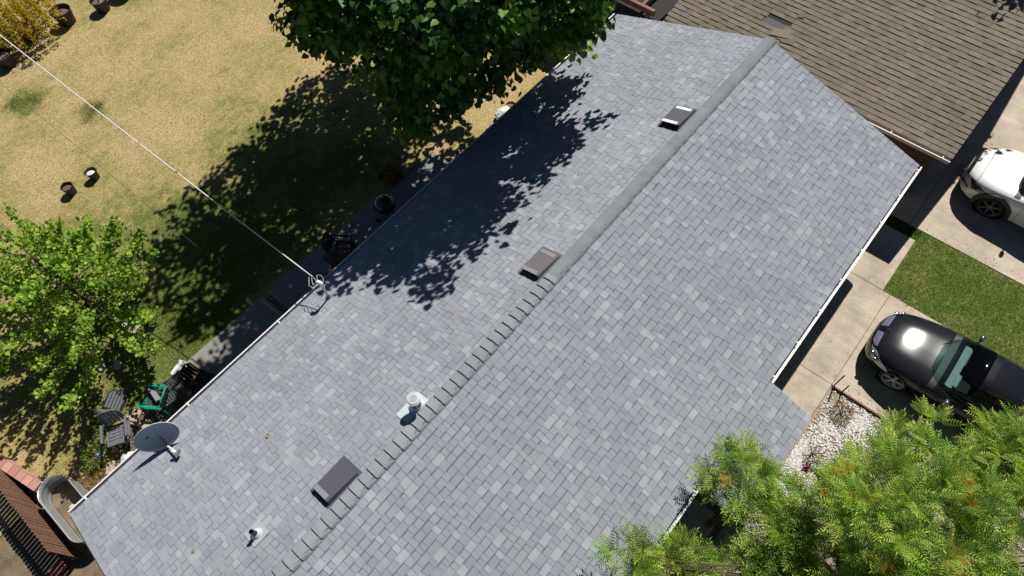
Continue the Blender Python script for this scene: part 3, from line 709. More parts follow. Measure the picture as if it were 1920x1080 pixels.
# --- big broad leaved tree leaning over the back slope
BT = empty('broadleaf_tree', (8.0, 7.9, 0), label='large dark green broad leaved tree shading the back slope of the grey roof', category='tree')
org = np.array([8.0, 7.9, 0])
b = MB(); trunk_top = Vector((-.1, -.1, 2.3)); limb(b, [(0, 0, -.1), (.03, .02, .9), trunk_top], .26, .19, 12); b.build('trunk', BARK, BT, smooth=True)
BIG = [(8.0, 7.6, 6.8, 2.8, 3.0, 1.9, 420), (6.4, 6.0, 6.5, 1.9, 1.9, 1.5, 200), (7.6, 4.9, 6.2, 1.9, 1.5, 1.4, 170), (9.1, 4.9, 5.1, 1.5, 1.2, 1.2, 170),
       (9.5, 4.2, 4.3, 1.1, .85, .8, 110), (8.9, 3.5, 5.8, 1.1, .9, .9, 100), (7.4, 4.1, 7.0, 1.7, 1.3, 1.2, 170), (6.0, 9.6, 7.2, 1.6, 1.7, 1.1, 130), (10.0, 11.0, 5.0, 2.0, 1.6, 1.5, 150), (9.4, 9.8, 4.6, 1.6, 1.4, 1.2, 120), (8.4, 10.0, 5.5, 1.5, 1.4, 1.2, 110), (10.6, 6.6, 5.2, 1.7, 2.0, 1.6, 150), (8.0, 10.8, 6.8, 2.2, 1.5, 1.4, 130),
       (6.6, 5.3, 4.2, 1.4, .9, 1.1, 110), (8.4, 5.5, 3.6, 1.6, .9, 1.1, 110), (6.1, 7.6, 5.2, 1.0, 1.1, .9, 70), (6.6, 4.4, 6.4, 1.3, 1.0, 1.0, 80), (5.6, 5.2, 7.0, .7, .6, .5, 22), (7.7, 2.8, 7.7, 1.0, .6, .5, 15), (9.1, 2.9, 7.0, 1.1, .7, .6, 24), (10.2, 3.0, 6.2, 1.1, .7, .6, 26), (8.3, 3.6, 7.6, 1.3, .9, .8, 44), (5.7, 6.6, 8.8, 1.3, .8, .5, 110), (4.9, 6.9, 8.3, .8, .7, .4, 60), (7.2, 6.8, 9.0, 1.0, .8, .5, 60), (8.15, 2.5, 7.7, .45, .3, .3, 9), (6.5, 2.75, 8.0, .35, .25, .25, 7), (6.9, 6.4, 3.4, .8, .7, .7, 50)]
cl = []; lb = MB()
for (cx, cy, cz, rx, ry, rz2, n) in BIG:
    d = unit(rng.normal(size=(n, 3))); rr_ = rng.uniform(.55, 1.0, (n, 1))**.6
    # lumpy outline
    lump = 1+.24*np.sin(d[:, :1]*6+cx)*np.cos(d[:, 1:2]*7+cy)
    q = np.array([cx, cy, cz])+d*rr_*lump*np.array([rx, ry, rz2]); cl.append(q)
    pts_ = branch_pts(trunk_top, Vector((cx-org[0], cy-org[1], cz-.2)), 7); limb(lb, pts_, .085, .025)
    for j in range(10 if n > 70 else 2):
        e = q[rng.integers(n)]-org; limb(lb, branch_pts(pts_[rng.integers(3, 7)], Vector(e), 4), .028, .006, 5)
lb.build('limbs', BARK, BT, smooth=True)
C = np.vstack(cl)
C = C[~((C[:, 1] < 4.3) & (C[:, 2] < 3.7))]
from mathutils import noise as mn
gap = np.array([mn.noise(Vector((float(c[0])*1.3, float(c[1])*1.3, float(c[2])*.9)))+.6*mn.noise(Vector((float(c[0]-.76*c[2])*2.1, float(c[1]-.14*c[2])*2.1, 3.)))for c in C])
C = C[(gap < .17) | (C[:, 1] > 6.0) & (gap < .42) | (C[:, 2] > 8.2)]
nc = len(C); per = 19
ctr = np.array([8., 7., 5.4]); out = unit(C-ctr)
P = np.repeat(C, per, 0)+rng.normal(0, .17, (nc*per, 3)); n = len(P)
Y = unit(np.repeat(out, per, 0)*.7+rng.normal(0, .55, (n, 3))+np.array([0, 0, -.55])); Z = unit(np.repeat(out, per, 0)*.7+rng.normal(0, .5, (n, 3))+np.array([0, 0, 1.0]))
cols = pick([(.032, .085, .014), (.046, .118, .018), (.068, .16, .025), (.12, .23, .03)], [32, 30, 24, 14], n)
br_ = np.repeat(rng.random(nc) < .12, per); cols[br_] = pick([(.12, .26, .03), (.17, .32, .04)], [1, 1], br_.sum())  # random clusters coloured brighter to look sunlit
lit_edge = (P[:, 0] > 8.9) & (P[:, 1] < 4.9) & (rng.random(n) < .7); cols[lit_edge] = pick([(.20, .36, .04), (.27, .43, .055)], [1, 1], lit_edge.sum())  # leaves on the sunward edge painted lime as if lit
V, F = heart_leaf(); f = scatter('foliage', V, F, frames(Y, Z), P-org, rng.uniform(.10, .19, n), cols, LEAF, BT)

# --- young pale green tree on the left with upswept sprays
MT = empty('young_tree', (-1.95, 9.55, 0), label='bright green young tree with long upswept sprays in a ring of stones on the lawn', category='tree')
org = np.array([-1.95, 9.55, 0]); b = MB(); limb(b, [(0, 0, -.1), (.02, .02, .7), (.0, .0, 1.5), (.03, -.02, 3.3)], .075, .02, 9); b.build('trunk', BARK, MT, smooth=True)
lb = MB(); LP = []; LO = []
r_ = random.Random(5)
for i in range(66):
    a = 2*PI*i*.381966+r_.uniform(-.2, .2); z0 = .5+2.5*(i/66)
    reach = (3.0-(i/66)*1.9)*r_.uniform(.72, 1.15)
    if math.sin(a) > .1: reach *= .84
    if math.cos(a) > .3 and math.sin(a) > .05: reach *= .74
    if .55 < math.cos(a) and reach > 2.0: reach = 2.0
    rise = reach*r_.uniform(.18, .45)+.2
    s0 = Vector((0, 0, z0)); e = Vector((math.cos(a)*reach, math.sin(a)*reach*1.12, z0+rise))
    pp_ = [s0.lerp(e, t)+Vector((0, 0, -.18*reach*math.sin(PI*t)))+Vector((r_.uniform(-.04, .04), r_.uniform(-.04, .04), 0)) for t in [k/6 for k in range(7)]]
    limb(lb, pp_, .02, .004, 5)
    nn = int(150*reach/2.2+34)
    for j in range(nn):
        t = .22+.80*r_.random()**.75; k = min(5, int(t*6)); p_ = pp_[k].lerp(pp_[k+1], min(1.15, t*6-k))
        w_ = .125*(1.15-t*.7)
        LP.append(p_+Vector((r_.gauss(0, w_), r_.gauss(0, w_), r_.gauss(0, w_*.8)))); LO.append((e-s0).normalized())
lb.build('limbs', BARK, MT, smooth=True)
P = np.array([tuple(p) for p in LP]); O = np.array([tuple(p) for p in LO]); n = len(P)
Y = unit(O*.8+rng.normal(0, .7, (n, 3))); Z = unit(rng.normal(0, .55, (n, 3))+np.array([0.1, -.1, 1.0]))
tip = np.linalg.norm(P[:, :2], axis=1)
cols = pick([(.12, .24, .03), (.21, .36, .04), (.34, .49, .06), (.47, .56, .10)], [24, 30, 30, 16], n)
V, F = heart_leaf(); scatter('foliage', V*np.array([1.05, 1, 1]), F, frames(Y, Z), P, rng.uniform(.055, .105, n), cols, LEAF2, MT)

# --- feathery tree at the front corner
def feather_tree(name, loc, lobes, label, dens=1.0, seed=1):
    T_ = empty(name, loc, label=label, category='tree'); org = np.array(loc)
    b = MB(); limb(b, [(0, 0, -.1), (.05, .03, 1.0), (.05, 0, 1.9)], .11, .08, 10); b.build('trunk', BARK, T_, smooth=True)
    lb = MB(); cl = []; ou = []
    for (cx, cy, cz, rx, ry, rz2, n) in lobes:
        n = int(n*dens); d = unit(rng.normal(size=(n, 3))); d[:, 2] = np.abs(d[:, 2])*np.where(rng.random(n) < .8, 1, -1)
        q = np.array([cx, cy, cz])+d*np.array([rx, ry, rz2])*(rng.uniform(.7, 1.05, (n, 1)))*(1+.2*np.sin(d[:, :1]*7+cx*3)*np.cos(d[:, 1:2]*8)); cl.append(q); ou.append(d)
        e = Vector((cx-org[0], cy-org[1], cz-.3)); pp_ = branch_pts((.05, 0, 1.8), e, 6); limb(lb, pp_, .055, .018, 6)
        for j in range(9): limb(lb, branch_pts(pp_[rng.integers(2, 6)], Vector(q[rng.integers(n)]-org), 4), .018, .004, 5)
    lb.build('limbs', BARK, T_, smooth=True)
    C = np.vstack(cl); D = np.vstack(ou); per = 11; nc = len(C)
    # each cluster is a whorl of fronds
    az = rng.uniform(0, 2*PI, (nc, 1))+np.arange(per)[None]*2*PI/per*1.618; el = rng.uniform(-.25, 1.0, (nc, per))
    Y = np.stack([np.cos(az)*np.cos(el), np.sin(az)*np.cos(el), np.sin(el)], 2)+D[:, None, :]*.75
    Y = unit(Y.reshape(-1, 3)); P = np.repeat(C, per, 0)+Y*.015; n = len(P)
    Z = unit(np.tile([[0, 0, 1.]], (n, 1))+Y*-.2+rng.normal(0, .25, (n, 3)))
    kind = rng.random(nc); ctone = np.repeat(kind, per)
    cols = pick([(.11, .23, .03), (.22, .38, .045), (.37, .51, .07), (.52, .60, .14)], [20, 28, 30, 20], n, .15)
    cols *= np.repeat(rng.uniform(.72, 1.18, (nc, 1)), per, 0)
    gold = np.repeat((rng.random(nc) < .07) & (D[:, 2] > .2), per) & (rng.random(n) < .7)
    cols[gold] = pick([(.60, .33, .04), (.50, .42, .05), (.58, .24, .04)], [2, 2, 1], gold.sum()); sc_ = rng.uniform(.22, .36, n); sc_[gold] *= .6
    V, F = frond(); scatter('foliage', V, F, frames(Y, Z), P-org, sc_, cols, LEAF3, T_); return T_
feather_tree('feathery_tree', (3.6, -7.2, 0), [(3.8, -6.6, 2.8, 1.2, 1.0, .85, 62), (4.6, -7.3, 3.1, 1.5, 1.4, 1.0, 92), (5.6, -7.4, 2.6, 1.25, 1.2, .8, 62), (2.0, -6.3, 2.7, .6, .5, .5, 16),
    (3.6, -4.7, 3.0, .48, .42, .38, 20), (2.3, -5.6, 2.5, .6, .4, .4, 26), (1.25, -4.1, 3.3, .42, .34, .3, 12), (1.6, -4.8, 2.8, .55, .38, .4, 34), (3.3, -5.75, 2.7, .8, .5, .5, 44), (1.1, -4.9, 2.9, .6, .5, .4, 22), (2.9, -8.2, 3.0, 1.7, 1.6, .9, 90), (5.6, -9.3, 2.8, 1.5, 1.4, .9, 66), (1.9, -6.9, 2.7, 1.1, 1.1, .8, 40), (4.2, -6.6, 3.9, .9, .8, .5, 40)],
    'bright feathery leaved tree overhanging the entry roof beside the white gravel')
feather_tree('feathery_tree', (7.3, -9.4, 0), [(6.9, -8.7, 2.6, 1.05, .95, .75, 62), (7.6, -9.6, 2.6, 1.0, 1.0, .7, 50), (7.3, -8.2, 2.2, .6, .55, .5, 22), (8.0, -9.0, 2.2, .6, .6, .5, 20)],
    'smaller feathery leaved tree beside the black car, behind the larger one')
# --- street tree beyond the frame on the right whose shade falls on the neighbouring drive
STT = empty('street_tree', (18.6, -8.8, 0), label='street tree standing beyond the white car and shading the neighbouring drive', category='tree'); org = np.array([18.6, -8.8, 0.])
b = MB(); limb(b, [(0, 0, -.1), (0, .1, 2.2)], .2, .14, 10); b.build('trunk', BARK, STT, smooth=True)
cl = []; lb = MB()
for (cx, cy, cz, rx, ry, rz2, n) in ((18.4, -10.3, 5.6, 1.9, 1.5, 1.3, 150), (20.6, -3.6, 5.4, 1.3, 1.3, 1.0, 60), (17.0, -10.9, 5.0, 1.4, 1.2, .9, 80), (20.2, -4.7, 5.0, .9, .7, .5, 36)):
    d = unit(rng.normal(size=(n, 3))); q = np.array([cx, cy, cz])+d*rng.uniform(.4, 1, (n, 1))*np.array([rx, ry, rz2]); cl.append(q)
    limb(lb, branch_pts((0, .1, 2.1), (cx-org[0], cy-org[1], cz), 6), .07, .02, 6)
lb.build('limbs', BARK, STT, smooth=True)
C = np.vstack(cl); P = np.repeat(C, 13, 0)+rng.normal(0, .2, (len(C)*13, 3)); n = len(P)
V, F = heart_leaf(); scatter('foliage', V, F, rand_rot(n), P-org, rng.uniform(.10, .18, n), pick([(.04, .11, .016), (.06, .15, .02)], [1, 1], n), LEAF, STT)

# --- shrubs, small plants
def shrub(name, loc, rad, h, n, cols, w, label, category='plant', size=(.05, .09), leafw=.55, stems=6, stemcol=BARK, group=None, up=.6):
    T_ = empty(name, loc, label=label, category=category, group=group)
    b = MB()
    for i in range(stems):
        a = 2*PI*i/stems+random.uniform(-.3, .3); b.tube([(0, 0, 0), (math.cos(a)*rad*.4, math.sin(a)*rad*.4, h*.55), (math.cos(a)*rad*.8, math.sin(a)*rad*.8, h*.9)], [.012, .009, .004], 5)
    b.build('stem', stemcol, T_, smooth=True)
    d = unit(rng.normal(size=(n, 3))); d[:, 2] = np.abs(d[:, 2]); P = d*rng.uniform(.35, 1, (n, 1))*np.array([rad, rad, h])
    P += .14*rad*np.sin(P*17)
    Y = unit(d+rng.normal(0, .5, (n, 3))+np.array([0, 0, .2])); Z = unit(rng.normal(0, .5, (n, 3))+np.array([0, 0, up]))
    V, F = quad_leaf(leafw); scatter('foliage', V, F, frames(Y, Z), P, rng.uniform(*size, n), pick(cols, w, n), LEAF2, T_); return T_
GR = [(.10, .20, .025), (.16, .27, .035), (.23, .33, .05)]
YL = [(.62, .42, .04), (.55, .32, .03), (.48, .45, .06), (.20, .26, .04), (.55, .22, .04)]
shrub('potted_shrub', (2.6, 20.9, .35), 1.15, 1.2, 3800, YL, [30, 20, 20, 10, 14], 'large yellow and orange leaved shrub in a black pot beyond the dry lawn', size=(.06, .12))
shrub('potted_shrub', (1.75, 21.1, .3), .7, .9, 1300, YL+GR, [16, 6, 14, 14, 2, 10, 14, 10], 'yellow green shrub at the very edge beside the orange one', size=(.06, .11))
shrub('potted_shrub', (3.45, 21.6, .4), .55, .8, 800, YL+GR, [12, 6, 14, 14, 2, 10, 14, 10], 'thin yellowish shrub growing in the widest black nursery pot', size=(.05, .1))
shrub('orange_plant', (5.85, 7.0, 0), .38, .5, 500, [(.22, .07, .02), (.28, .11, .03), (.10, .10, .02)], [3, 3, 2], 'rust coloured bushy plant in the tree shade behind the kettle grill', size=(.05, .1))
shrub('weed_clump', (-4.15, 6.55, 0), .42, .35, 420, GR, [1, 2, 2], 'lush green weed clump between the trough and the dark plastic chair', size=(.07, .13), leafw=.35)
shrub('weed_clump', (-3.65, 7.1, 0), .25, .3, 200, GR, [1, 2, 2], 'small green weed clump beside the back of the dark plastic chair', size=(.06, .1), leafw=.4)
shrub('low_bush', (6.2, -5.95, 0), .22, .3, 240, [(.16, .17, .06), (.12, .14, .04)], [1, 1], 'small olive bush on the gravel near the entry roof corner', size=(.03, .06), leafw=.3)
shrub('dry_grass_clump', (7.45, -6.0, 0), .22, .32, 260, [(.38, .30, .09), (.28, .24, .07), (.16, .14, .05)], [2, 2, 1], 'tan dry grass clump near the iron stakes', size=(.08, .14), leafw=.12, up=.1)
shrub('low_bush', (6.15, -6.55, 0), .38, .26, 420, [(.20, .19, .09), (.24, .22, .12), (.13, .14, .05)], [2, 2, 1], 'sprawling grey green bush in the middle of the gravel bed', size=(.03, .06), leafw=.25)
shrub('rose_bush', (7.55, -7.3, 0), .38, .75, 420, [(.07, .15, .03), (.13, .22, .04), (.30, .12, .07)], [3, 3, 1], 'upright green bush with reddish shoots beside the black car shadow', size=(.05, .09))
shrub('purple_flower_plant', (5.85, -6.0, 0), .09, .14, 60, [(.32, .02, .10), (.22, .02, .08)], [1, 1], 'small clump of dark magenta flowers on the white gravel', size=(.035, .06), leafw=.8)
# grass blades standing on the greener parts
def blades(name, n, fx, cols, w, hs, m):
    P = fx(n); n = len(P); Y = unit(rng.normal(0, .6, (n, 3))+np.array([0, 0, 1.])); Z = unit(rng.normal(size=(n, 3)))
    V = np.array([(-.08, 0, 0), (.08, 0, 0), (.05, .6, .06), (0, 1, .22)], float); F = np.array([(0, 1, 2), (0, 2, 3)])
    o = scatter(name, V, F, frames(Y, Z), P, rng.uniform(*hs, n), pick(cols, w, n, .25), m); o['kind'] = 'stuff'; return o
def front(n):
    e = rng.normal(0, .022, (n, 1))[:, 0]; x = rng.uniform(11.07, 13.32, n)+e; return np.column_stack([x, rng.uniform(-9.2, -5.33, n)+rng.normal(0, .022, n), np.full(n, .018)])
blades('front_lawn_grass', 42000, front, [(.15, .24, .045), (.20, .30, .06), (.32, .33, .12), (.10, .18, .035)], [4, 4, 2, 2], (.03, .055), LEAF2)
def edge(n): return np.column_stack([rng.uniform(12.97, 13.3, n), rng.uniform(-5.36, -4.0, n), np.full(n, .01)])
blades('side_strip_grass', 2500, edge, [(.07, .14, .02), (.12, .2, .03)], [1, 1], (.04, .07), LEAF2)
def backg(n):
    c = np.array([(4.0, 9.0, 3.0), (.6, 8.4, 1.9), (-.8, 7.6, 1.2), (-3, 7.6, 1.6), (6.5, 21, 1.3), (.8, 18.4, .6), (1.8, 16.3, .4), (-2.4, 9.3, 1.6), (8.2, 20.2, 1.0)])
    k = rng.choice(len(c), n, p=[.26, .2, .13, .13, .07, .03, .02, .12, .04]); q = c[k]
    p = np.column_stack([rng.normal(q[:, 0], q[:, 2]*.5), rng.normal(q[:, 1], q[:, 2]*.5), np.zeros(n)]); p[:, 0] += .25*np.sin(p[:, 1]*7); return p[p[:, 1] > 6.95]
blades('back_lawn_green_grass', 52000, backg, [(.14, .20, .035), (.22, .27, .06), (.34, .31, .11), (.09, .16, .02)], [4, 4, 3, 2], (.03, .07), LEAF2)
def dryg(n): return np.column_stack([rng.uniform(-5, 12.5, n), rng.uniform(6.95, 26, n), np.zeros(n)])
blades('back_lawn_dry_grass', 90000, dryg, [(.47, .37, .20), (.38, .30, .15), (.55, .45, .26), (.26, .25, .09)], [4, 3, 2, 2], (.03, .065), LEAF2)

# ------------------------------------------------------------ cars
def catmull(keys, xs):
    K = np.array([k[0] for k in keys], float); Vv = np.array([k[1:] for k in keys], float); out = []
    for x in xs:
        i = int(np.clip(np.searchsorted(K, x)-1, 0, len(K)-2)); h = K[i+1]-K[i]; t = np.clip((x-K[i])/h, 0, 1)
        def slope(j):
            if j == 0: return (Vv[1]-Vv[0])/(K[1]-K[0])
            if j == len(K)-1: return (Vv[-1]-Vv[-2])/(K[-1]-K[-2])
            return ((Vv[j+1]-Vv[j])/(K[j+1]-K[j])*(K[j]-K[j-1])+(Vv[j]-Vv[j-1])/(K[j]-K[j-1])*(K[j+1]-K[j]))/(K[j+1]-K[j-1])
        m0, m1 = slope(i)*h, slope(i+1)*h
        out.append((2*t**3-3*t**2+1)*Vv[i]+(t**3-2*t**2+t)*m0+(-2*t**3+3*t**2)*Vv[i+1]+(t**3-t**2)*m1)
    return np.array(out)
def build_car(loc, rz, paint, label, keys, LEN, cabin, wheel_s, wr, opts):
    """keys: s, half width, bottom, shoulder z, top z (centre), top fullness; s = distance behind the front bumper"""
    car = empty(opts['name'], loc, rz, label=label, category='car')
    N_ = 64; ss = np.concatenate([np.linspace(0, .3, 14), np.linspace(.3, LEN-.3, N_)[1:], np.linspace(LEN-.3, LEN, 10)[1:]])
    K = catmull(keys, ss)
    def prof(row):
        w, zb, zs, zt, fu = row
        sh = [(0, zb), (w*.70, zb), (w*.90, zb+.015), (w*.965, zb+.07), (w*.985, zb+(zs-zb)*.35), (w*1.0, zb+(zs-zb)*.62), (w*.992, zb+(zs-zb)*.84), (w*.962, zs), (w*.90, zs+(zt-zs)*.42), (w*.78, zs+(zt-zs)*.70), (w*.55, zs+(zt-zs)*(.88+fu*.05)), (w*.28, zs+(zt-zs)*.975), (0, zt)]
        k = np.array([(i, *p) for i, p in enumerate(sh)]); q = catmull([tuple(r) for r in k], np.linspace(0, 12, 37)); return q
    grid = []
    for s_, row in zip(ss, K):
        h = prof(row); left = [(-x_, -s_, z_) for x_, z_ in h]; right = [(x_, -s_, z_) for x_, z_ in h][::-1][1:-1]
        grid.append(left+right)        # closed ring: bottom centre -> left side -> top centre -> right side
    m_ = len(grid[0]); vs = [p for r in grid for p in r]; nst = len(grid)
    fs = [(i*m_+k, i*m_+(k+1) % m_, (i+1)*m_+(k+1) % m_, (i+1)*m_+k) for i in range(nst-1) for k in range(m_)]
    fs += [tuple(range(m_-1, -1, -1)), tuple((nst-1)*m_+k for k in range(m_))]
    b = MB(); b.add(vs, [f[::-1] for f in fs]); body = b.build('body', paint, car, smooth=True)
    # cut the wheel arches and the cabin opening
    cb = MB()
    for s_ in wheel_s:
        for sd in (-1, 1):
            w = float(catmull(keys, [s_])[0][0]); pts_ = [(sd*(w-.30), -s_, wr-.01), (sd*(w+.2), -s_, wr-.01)]
            cb.tube(pts_, wr*1.14, 28)
    cabs, cabe = cabin['base'][0]+.16, cabin['base'][1]-.12; cw = cabin['wb']-.10
    cb.prism([(-cw*.9, -cabs-.06), (-cw, -cabs-.4), (-cw, -cabe+.3), (-cw*.85, -cabe), (cw*.85, -cabe), (cw, -cabe+.3), (cw, -cabs-.4), (cw*.9, -cabs-.06)], .35, 1.3)
    cut = cb.build('cutter', paint); cut.parent = car
    bpy.context.view_layer.update()
    md = body.modifiers.new('cut', 'BOOLEAN'); md.object = cut; md.solver = 'EXACT'
    dg = bpy.context.evaluated_depsgraph_get(); me = bpy.data.meshes.new_from_object(body.evaluated_get(dg)); body.modifiers.clear(); body.data = me
    bpy.data.objects.remove(cut)
    me.set_sharp_from_angle(angle=R(38))
    # underside of the arches
    ab = MB()
    for s_ in wheel_s:
        for sd in (-1, 1):
            w = float(catmull(keys, [s_])[0][0]); ab.tube([(sd*(w-.31), -s_, wr), (sd*(w-.05), -s_, wr)], wr*1.15, 24, cap=False); ab.tube([(sd*(w-.315), -s_, wr), (sd*(w-.31), -s_, wr)], wr*1.15, 24)
    ab.build('arch_liner', RUBBER, car)
    def P(s_, u):      # point on the upper body surface, u = -1..1 across
        row = catmull(keys, [s_])[0]; h = prof(row); t = 36-abs(u)*36; i = min(35, int(t)); f_ = t-i; q = h[i]*(1-f_)+h[i+1]*f_
        return np.array([math.copysign(q[0], u) if u else 0., -s_, q[1]])
    def patch(name, s0, s1, u0, u1, off, m, ns=8, nu=8, shape=None, parent=None, thick=0):
        b = MB(); vs = []
        for i in range(ns+1):
            for j in range(nu+1):
                a, c = i/ns, j/nu; s_ = s0(c) + (s1(c)-s0(c))*a if callable(s0) else s0+(s1-s0)*a; u = u0(a)+(u1(a)-u0(a))*c if callable(u0) else u0+(u1-u0)*c
                p = P(s_, u); e = 1e-3; t1 = P(s_+e, u)-P(s_-e, u); t2 = P(s_, min(1, u+e*4))-P(s_, max(-1, u-e*4)); n_ = np.cross(t1, t2); n_ /= np.linalg.norm(n_)+1e-12
                if n_[2] < -.05 or (abs(n_[2]) <= .05 and n_[0]*p[0] < 0): n_ = -n_
                vs.append(tuple(p+n_*off))
        b.add(vs, [(i*(nu+1)+j, i*(nu+1)+j+1, (i+1)*(nu+1)+j+1, (i+1)*(nu+1)+j) for i in range(ns) for j in range(nu)])
        o = b.build(name, m, parent or car, smooth=True); return o
    # cabin surface
    bs, be = cabin['base']; rs, re_ = cabin['roof']; wB, wR, zR = cabin['wb'], cabin['wr'], cabin['zr']
    def belt(s_): return float(catmull(keys, [s_])[0][2])+.035
    def G(s_, phi):
        """phi 0..pi across from one belt to the other"""
        if s_ < rs: t = (s_-bs)/(rs-bs); H = (1-(1-t)**1.55)
        elif s_ > re_: t = (be-s_)/(be-re_); H = (1-(1-t)**1.7)
        else: t = 1; H = 1
        H = max(H, .0); arch = .045*math.sin(PI*np.clip((s_-rs)/(re_-rs), 0, 1)) if rs < s_ < re_ else 0
        zb_ = belt(s_); top = zb_+(zR+arch-zb_)*H
        w = wB*(1-.10*abs((s_-(bs+be)/2)/((be-bs)/2))**3)
        c_, s__ = math.cos(phi), math.sin(phi)
        lean = (wB-wR)*H*min(1, s__*1.6)**.9
        x = -math.copysign(abs(c_)**.50, c_)*(w-lean*abs(c_)**.3)
        z = zb_+(top-zb_)*s__**.62
        # bow of the windscreen: the centre stands further forward than the corners
        bow = cabin['bow']*(s__**2)*(1-t if s_ < rs else 0)
        return (x, -s_+bow, z)
    def gpatch(name, s0, s1, p0, p1, off, m, ns=14, nu=18, parent=None):
        b = MB(); vs = []
        for i in range(ns+1):
            a = i/ns; s_ = s0+(s1-s0)*a; q0 = p0(a) if callable(p0) else p0; q1 = p1(a) if callable(p1) else p1
            for j in range(nu+1):
                ph = q0+(q1-q0)*j/nu; p = np.array(G(s_, ph)); e = 2e-3
                t1 = np.array(G(s_+e, ph))-np.array(G(s_-e, ph)); t2 = np.array(G(s_, ph+e))-np.array(G(s_, ph-e)); n_ = np.cross(t1, t2); n_ /= np.linalg.norm(n_)+1e-12
                ctr_ = np.array((0, -(rs+re_)/2, .8))
                if np.dot(n_, p-ctr_) < 0: n_ = -n_
                vs.append(tuple(p+n_*off))
        b.add(vs, [(i*(nu+1)+j, i*(nu+1)+j+1, (i+1)*(nu+1)+j+1, (i+1)*(nu+1)+j) for i in range(ns) for j in range(nu)])
        return b.build(name, m, parent or car, smooth=True)
    pa = R(20); ga = opts['glass']
    gpatch('windshield', bs+.02, rs, R(17), PI-R(17), .002, ga, 16, 24)
    gpatch('rear_window', re_, be-.02, R(17), PI-R(17), .002, ga, 14, 20)
    rf = gpatch('roof_panel', rs, re_, R(24), PI-R(24), .0, paint, 20, 26)
    for sd in (0, 1):
        f_ = (lambda p: p) if sd == 0 else (lambda p: PI-p)
        gpatch('side_window', rs-.32, re_+.25, f_(R(1.0)), f_(R(15)), .0, opts['side'], 24, 6)
        gpatch('roof_rail', rs, re_, f_(R(15)), f_(R(24)), .0, paint, 20, 5)
        gpatch('pillar', bs+.02, rs, f_(R(1)), f_(R(17)), -.001, paint, 12, 6) if not opts.get('thinpillar') else gpatch('pillar', bs+.02, rs, f_(R(10)), f_(R(17)), .001, paint, 12, 4)
        gpatch('pillar', re_, be-.02, f_(R(1)), f_(R(17)), -.001, paint, 12, 6)
        sm_ = (rs+re_)/2; gpatch('door_pillar', sm_+.02, sm_+.09, f_(R(1.0)), f_(R(15)), .003, BLACKP, 2, 6)
    if opts.get('sunroof'):
        gpatch('sunroof', rs+.14, rs+.80, R(46), PI-R(46), .003, opts['sunglass'], 8, 12, parent=rf)
    # cowl, wipers
    patch('cowl', bs-.04, bs+.10, -.34, .34, .002, BLACKP, 3, 16)
    for (xa_, xb_) in ((-.48, .02), (.10, .56)):
        wb2 = MB(); q0 = np.array(G(bs+.05, PI*(.5+xa_*.55)))+[0, .03, .012]; q1 = np.array(G(bs+.13, PI*(.5+xb_*.55)))+[0, .0, .012]; wb2.tube([tuple(q0), tuple((q0+q1)/2+[0, 0, .01]), tuple(q1)], .008, 5); wb2.build('wiper', BLACKP, car)
    # interior
    ib = MB(); ib.box((0, -(bs+.27), .84), (2*wB-.28, .24, .12), rx=-.06); ib.box((-.36, -(bs+.40), .88), (.36, .12, .09)); ib.box((.36, -(bs+.36), .84), (.5, .10, .09)); ib.build('dashboard', opts['dash'], car, bevel=.03)
    for sx in (-.36, .36):
        for sy in (bs+1.25, bs+2.05):
            if sy > be-.5: continue
            sb = MB(); sb.box((sx, -sy, .50), (.50, .50, .16)); sb.box((sx, -sy-.27, .80), (.48, .13, .56), rx=.25); sb.box((sx, -sy-.34, 1.12), (.24, .09, .15), rx=.2); sb.build('seat', opts['seat'], car, bevel=.04)
    tb = MB(); tp = [(-.36+.18*math.cos(a), -(bs+.88)+.07*math.sin(a), .84+.165*math.sin(a)) for a in np.linspace(0, 2*PI, 20)]; tb.tube(tp, .015, 6, cap=False); tb.box((-.36, -(bs+.84), .82), (.13, .05, .10)); tb.build('steering_wheel', BLACKP, car)
    fl = MB(); fl.box((0, -(bs+be)/2, .36), (2*wB-.3, be-bs-.3, .03)); fl.build('cabin_floor', RUBBER, car)
    # wheels
    for s_ in wheel_s:
        for sd in (-1, 1):
            w = float(catmull(keys, [s_])[0][0]); wh = empty('wheel', (sd*(w-.135), -s_, wr), parent=car)
            Rr = Matrix.Rotation(PI/2*sd, 3, 'Y'); t = MB()
            t.lathe([(wr*.76, -.10), (wr*.96, -.11), (wr, -.085), (wr, .085), (wr*.96, .11), (wr*.78, .115), (wr*.76, .095)], (0, 0, 0), 36, Rr); t.build('tyre', RUBBER, wh, smooth=True)
            r_ = MB(); r_.lathe([(wr*.78, .10), (wr*.75, .114), (wr*.71, .10), (wr*.64, .02), (wr*.62, -.06)], (0, 0, 0), 36, Rr)
            ns_ = opts['spokes']
            for k in range(ns_):
                for tw in ((-.09, .09) if opts['twin'] else (0,)):
                    a = 2*PI*k/ns_+tw; d = Vector((math.cos(a), math.sin(a), 0)); d2 = Vector((math.cos(a+tw*.4), math.sin(a+tw*.4), 0))
                    sv = Vector((-math.sin(a), math.cos(a), 0)); ww = .020 if opts['twin'] else .032
                    q = []
                    for z in (.055, .085):
                        for (rad_, dd) in ((.05, d), (wr*.72, d2)):
                            for s2 in (-1, 1): q.append(dd*rad_+sv*ww*s2*(1.0 if rad_ < .1 else .75)+Vector((0, 0, z+(.02 if rad_ > .1 else 0))))
                    q = [Rr @ x_ for x_ in q]; r_.hexa([q[0], q[1], q[3], q[2], q[4], q[5], q[7], q[6]])
            r_.lathe([(.06, .06), (.06, .095), (.035, .102), (0, .103)], (0, 0, 0), 16, Rr)
            r_.build('rim', opts['rim'], wh)
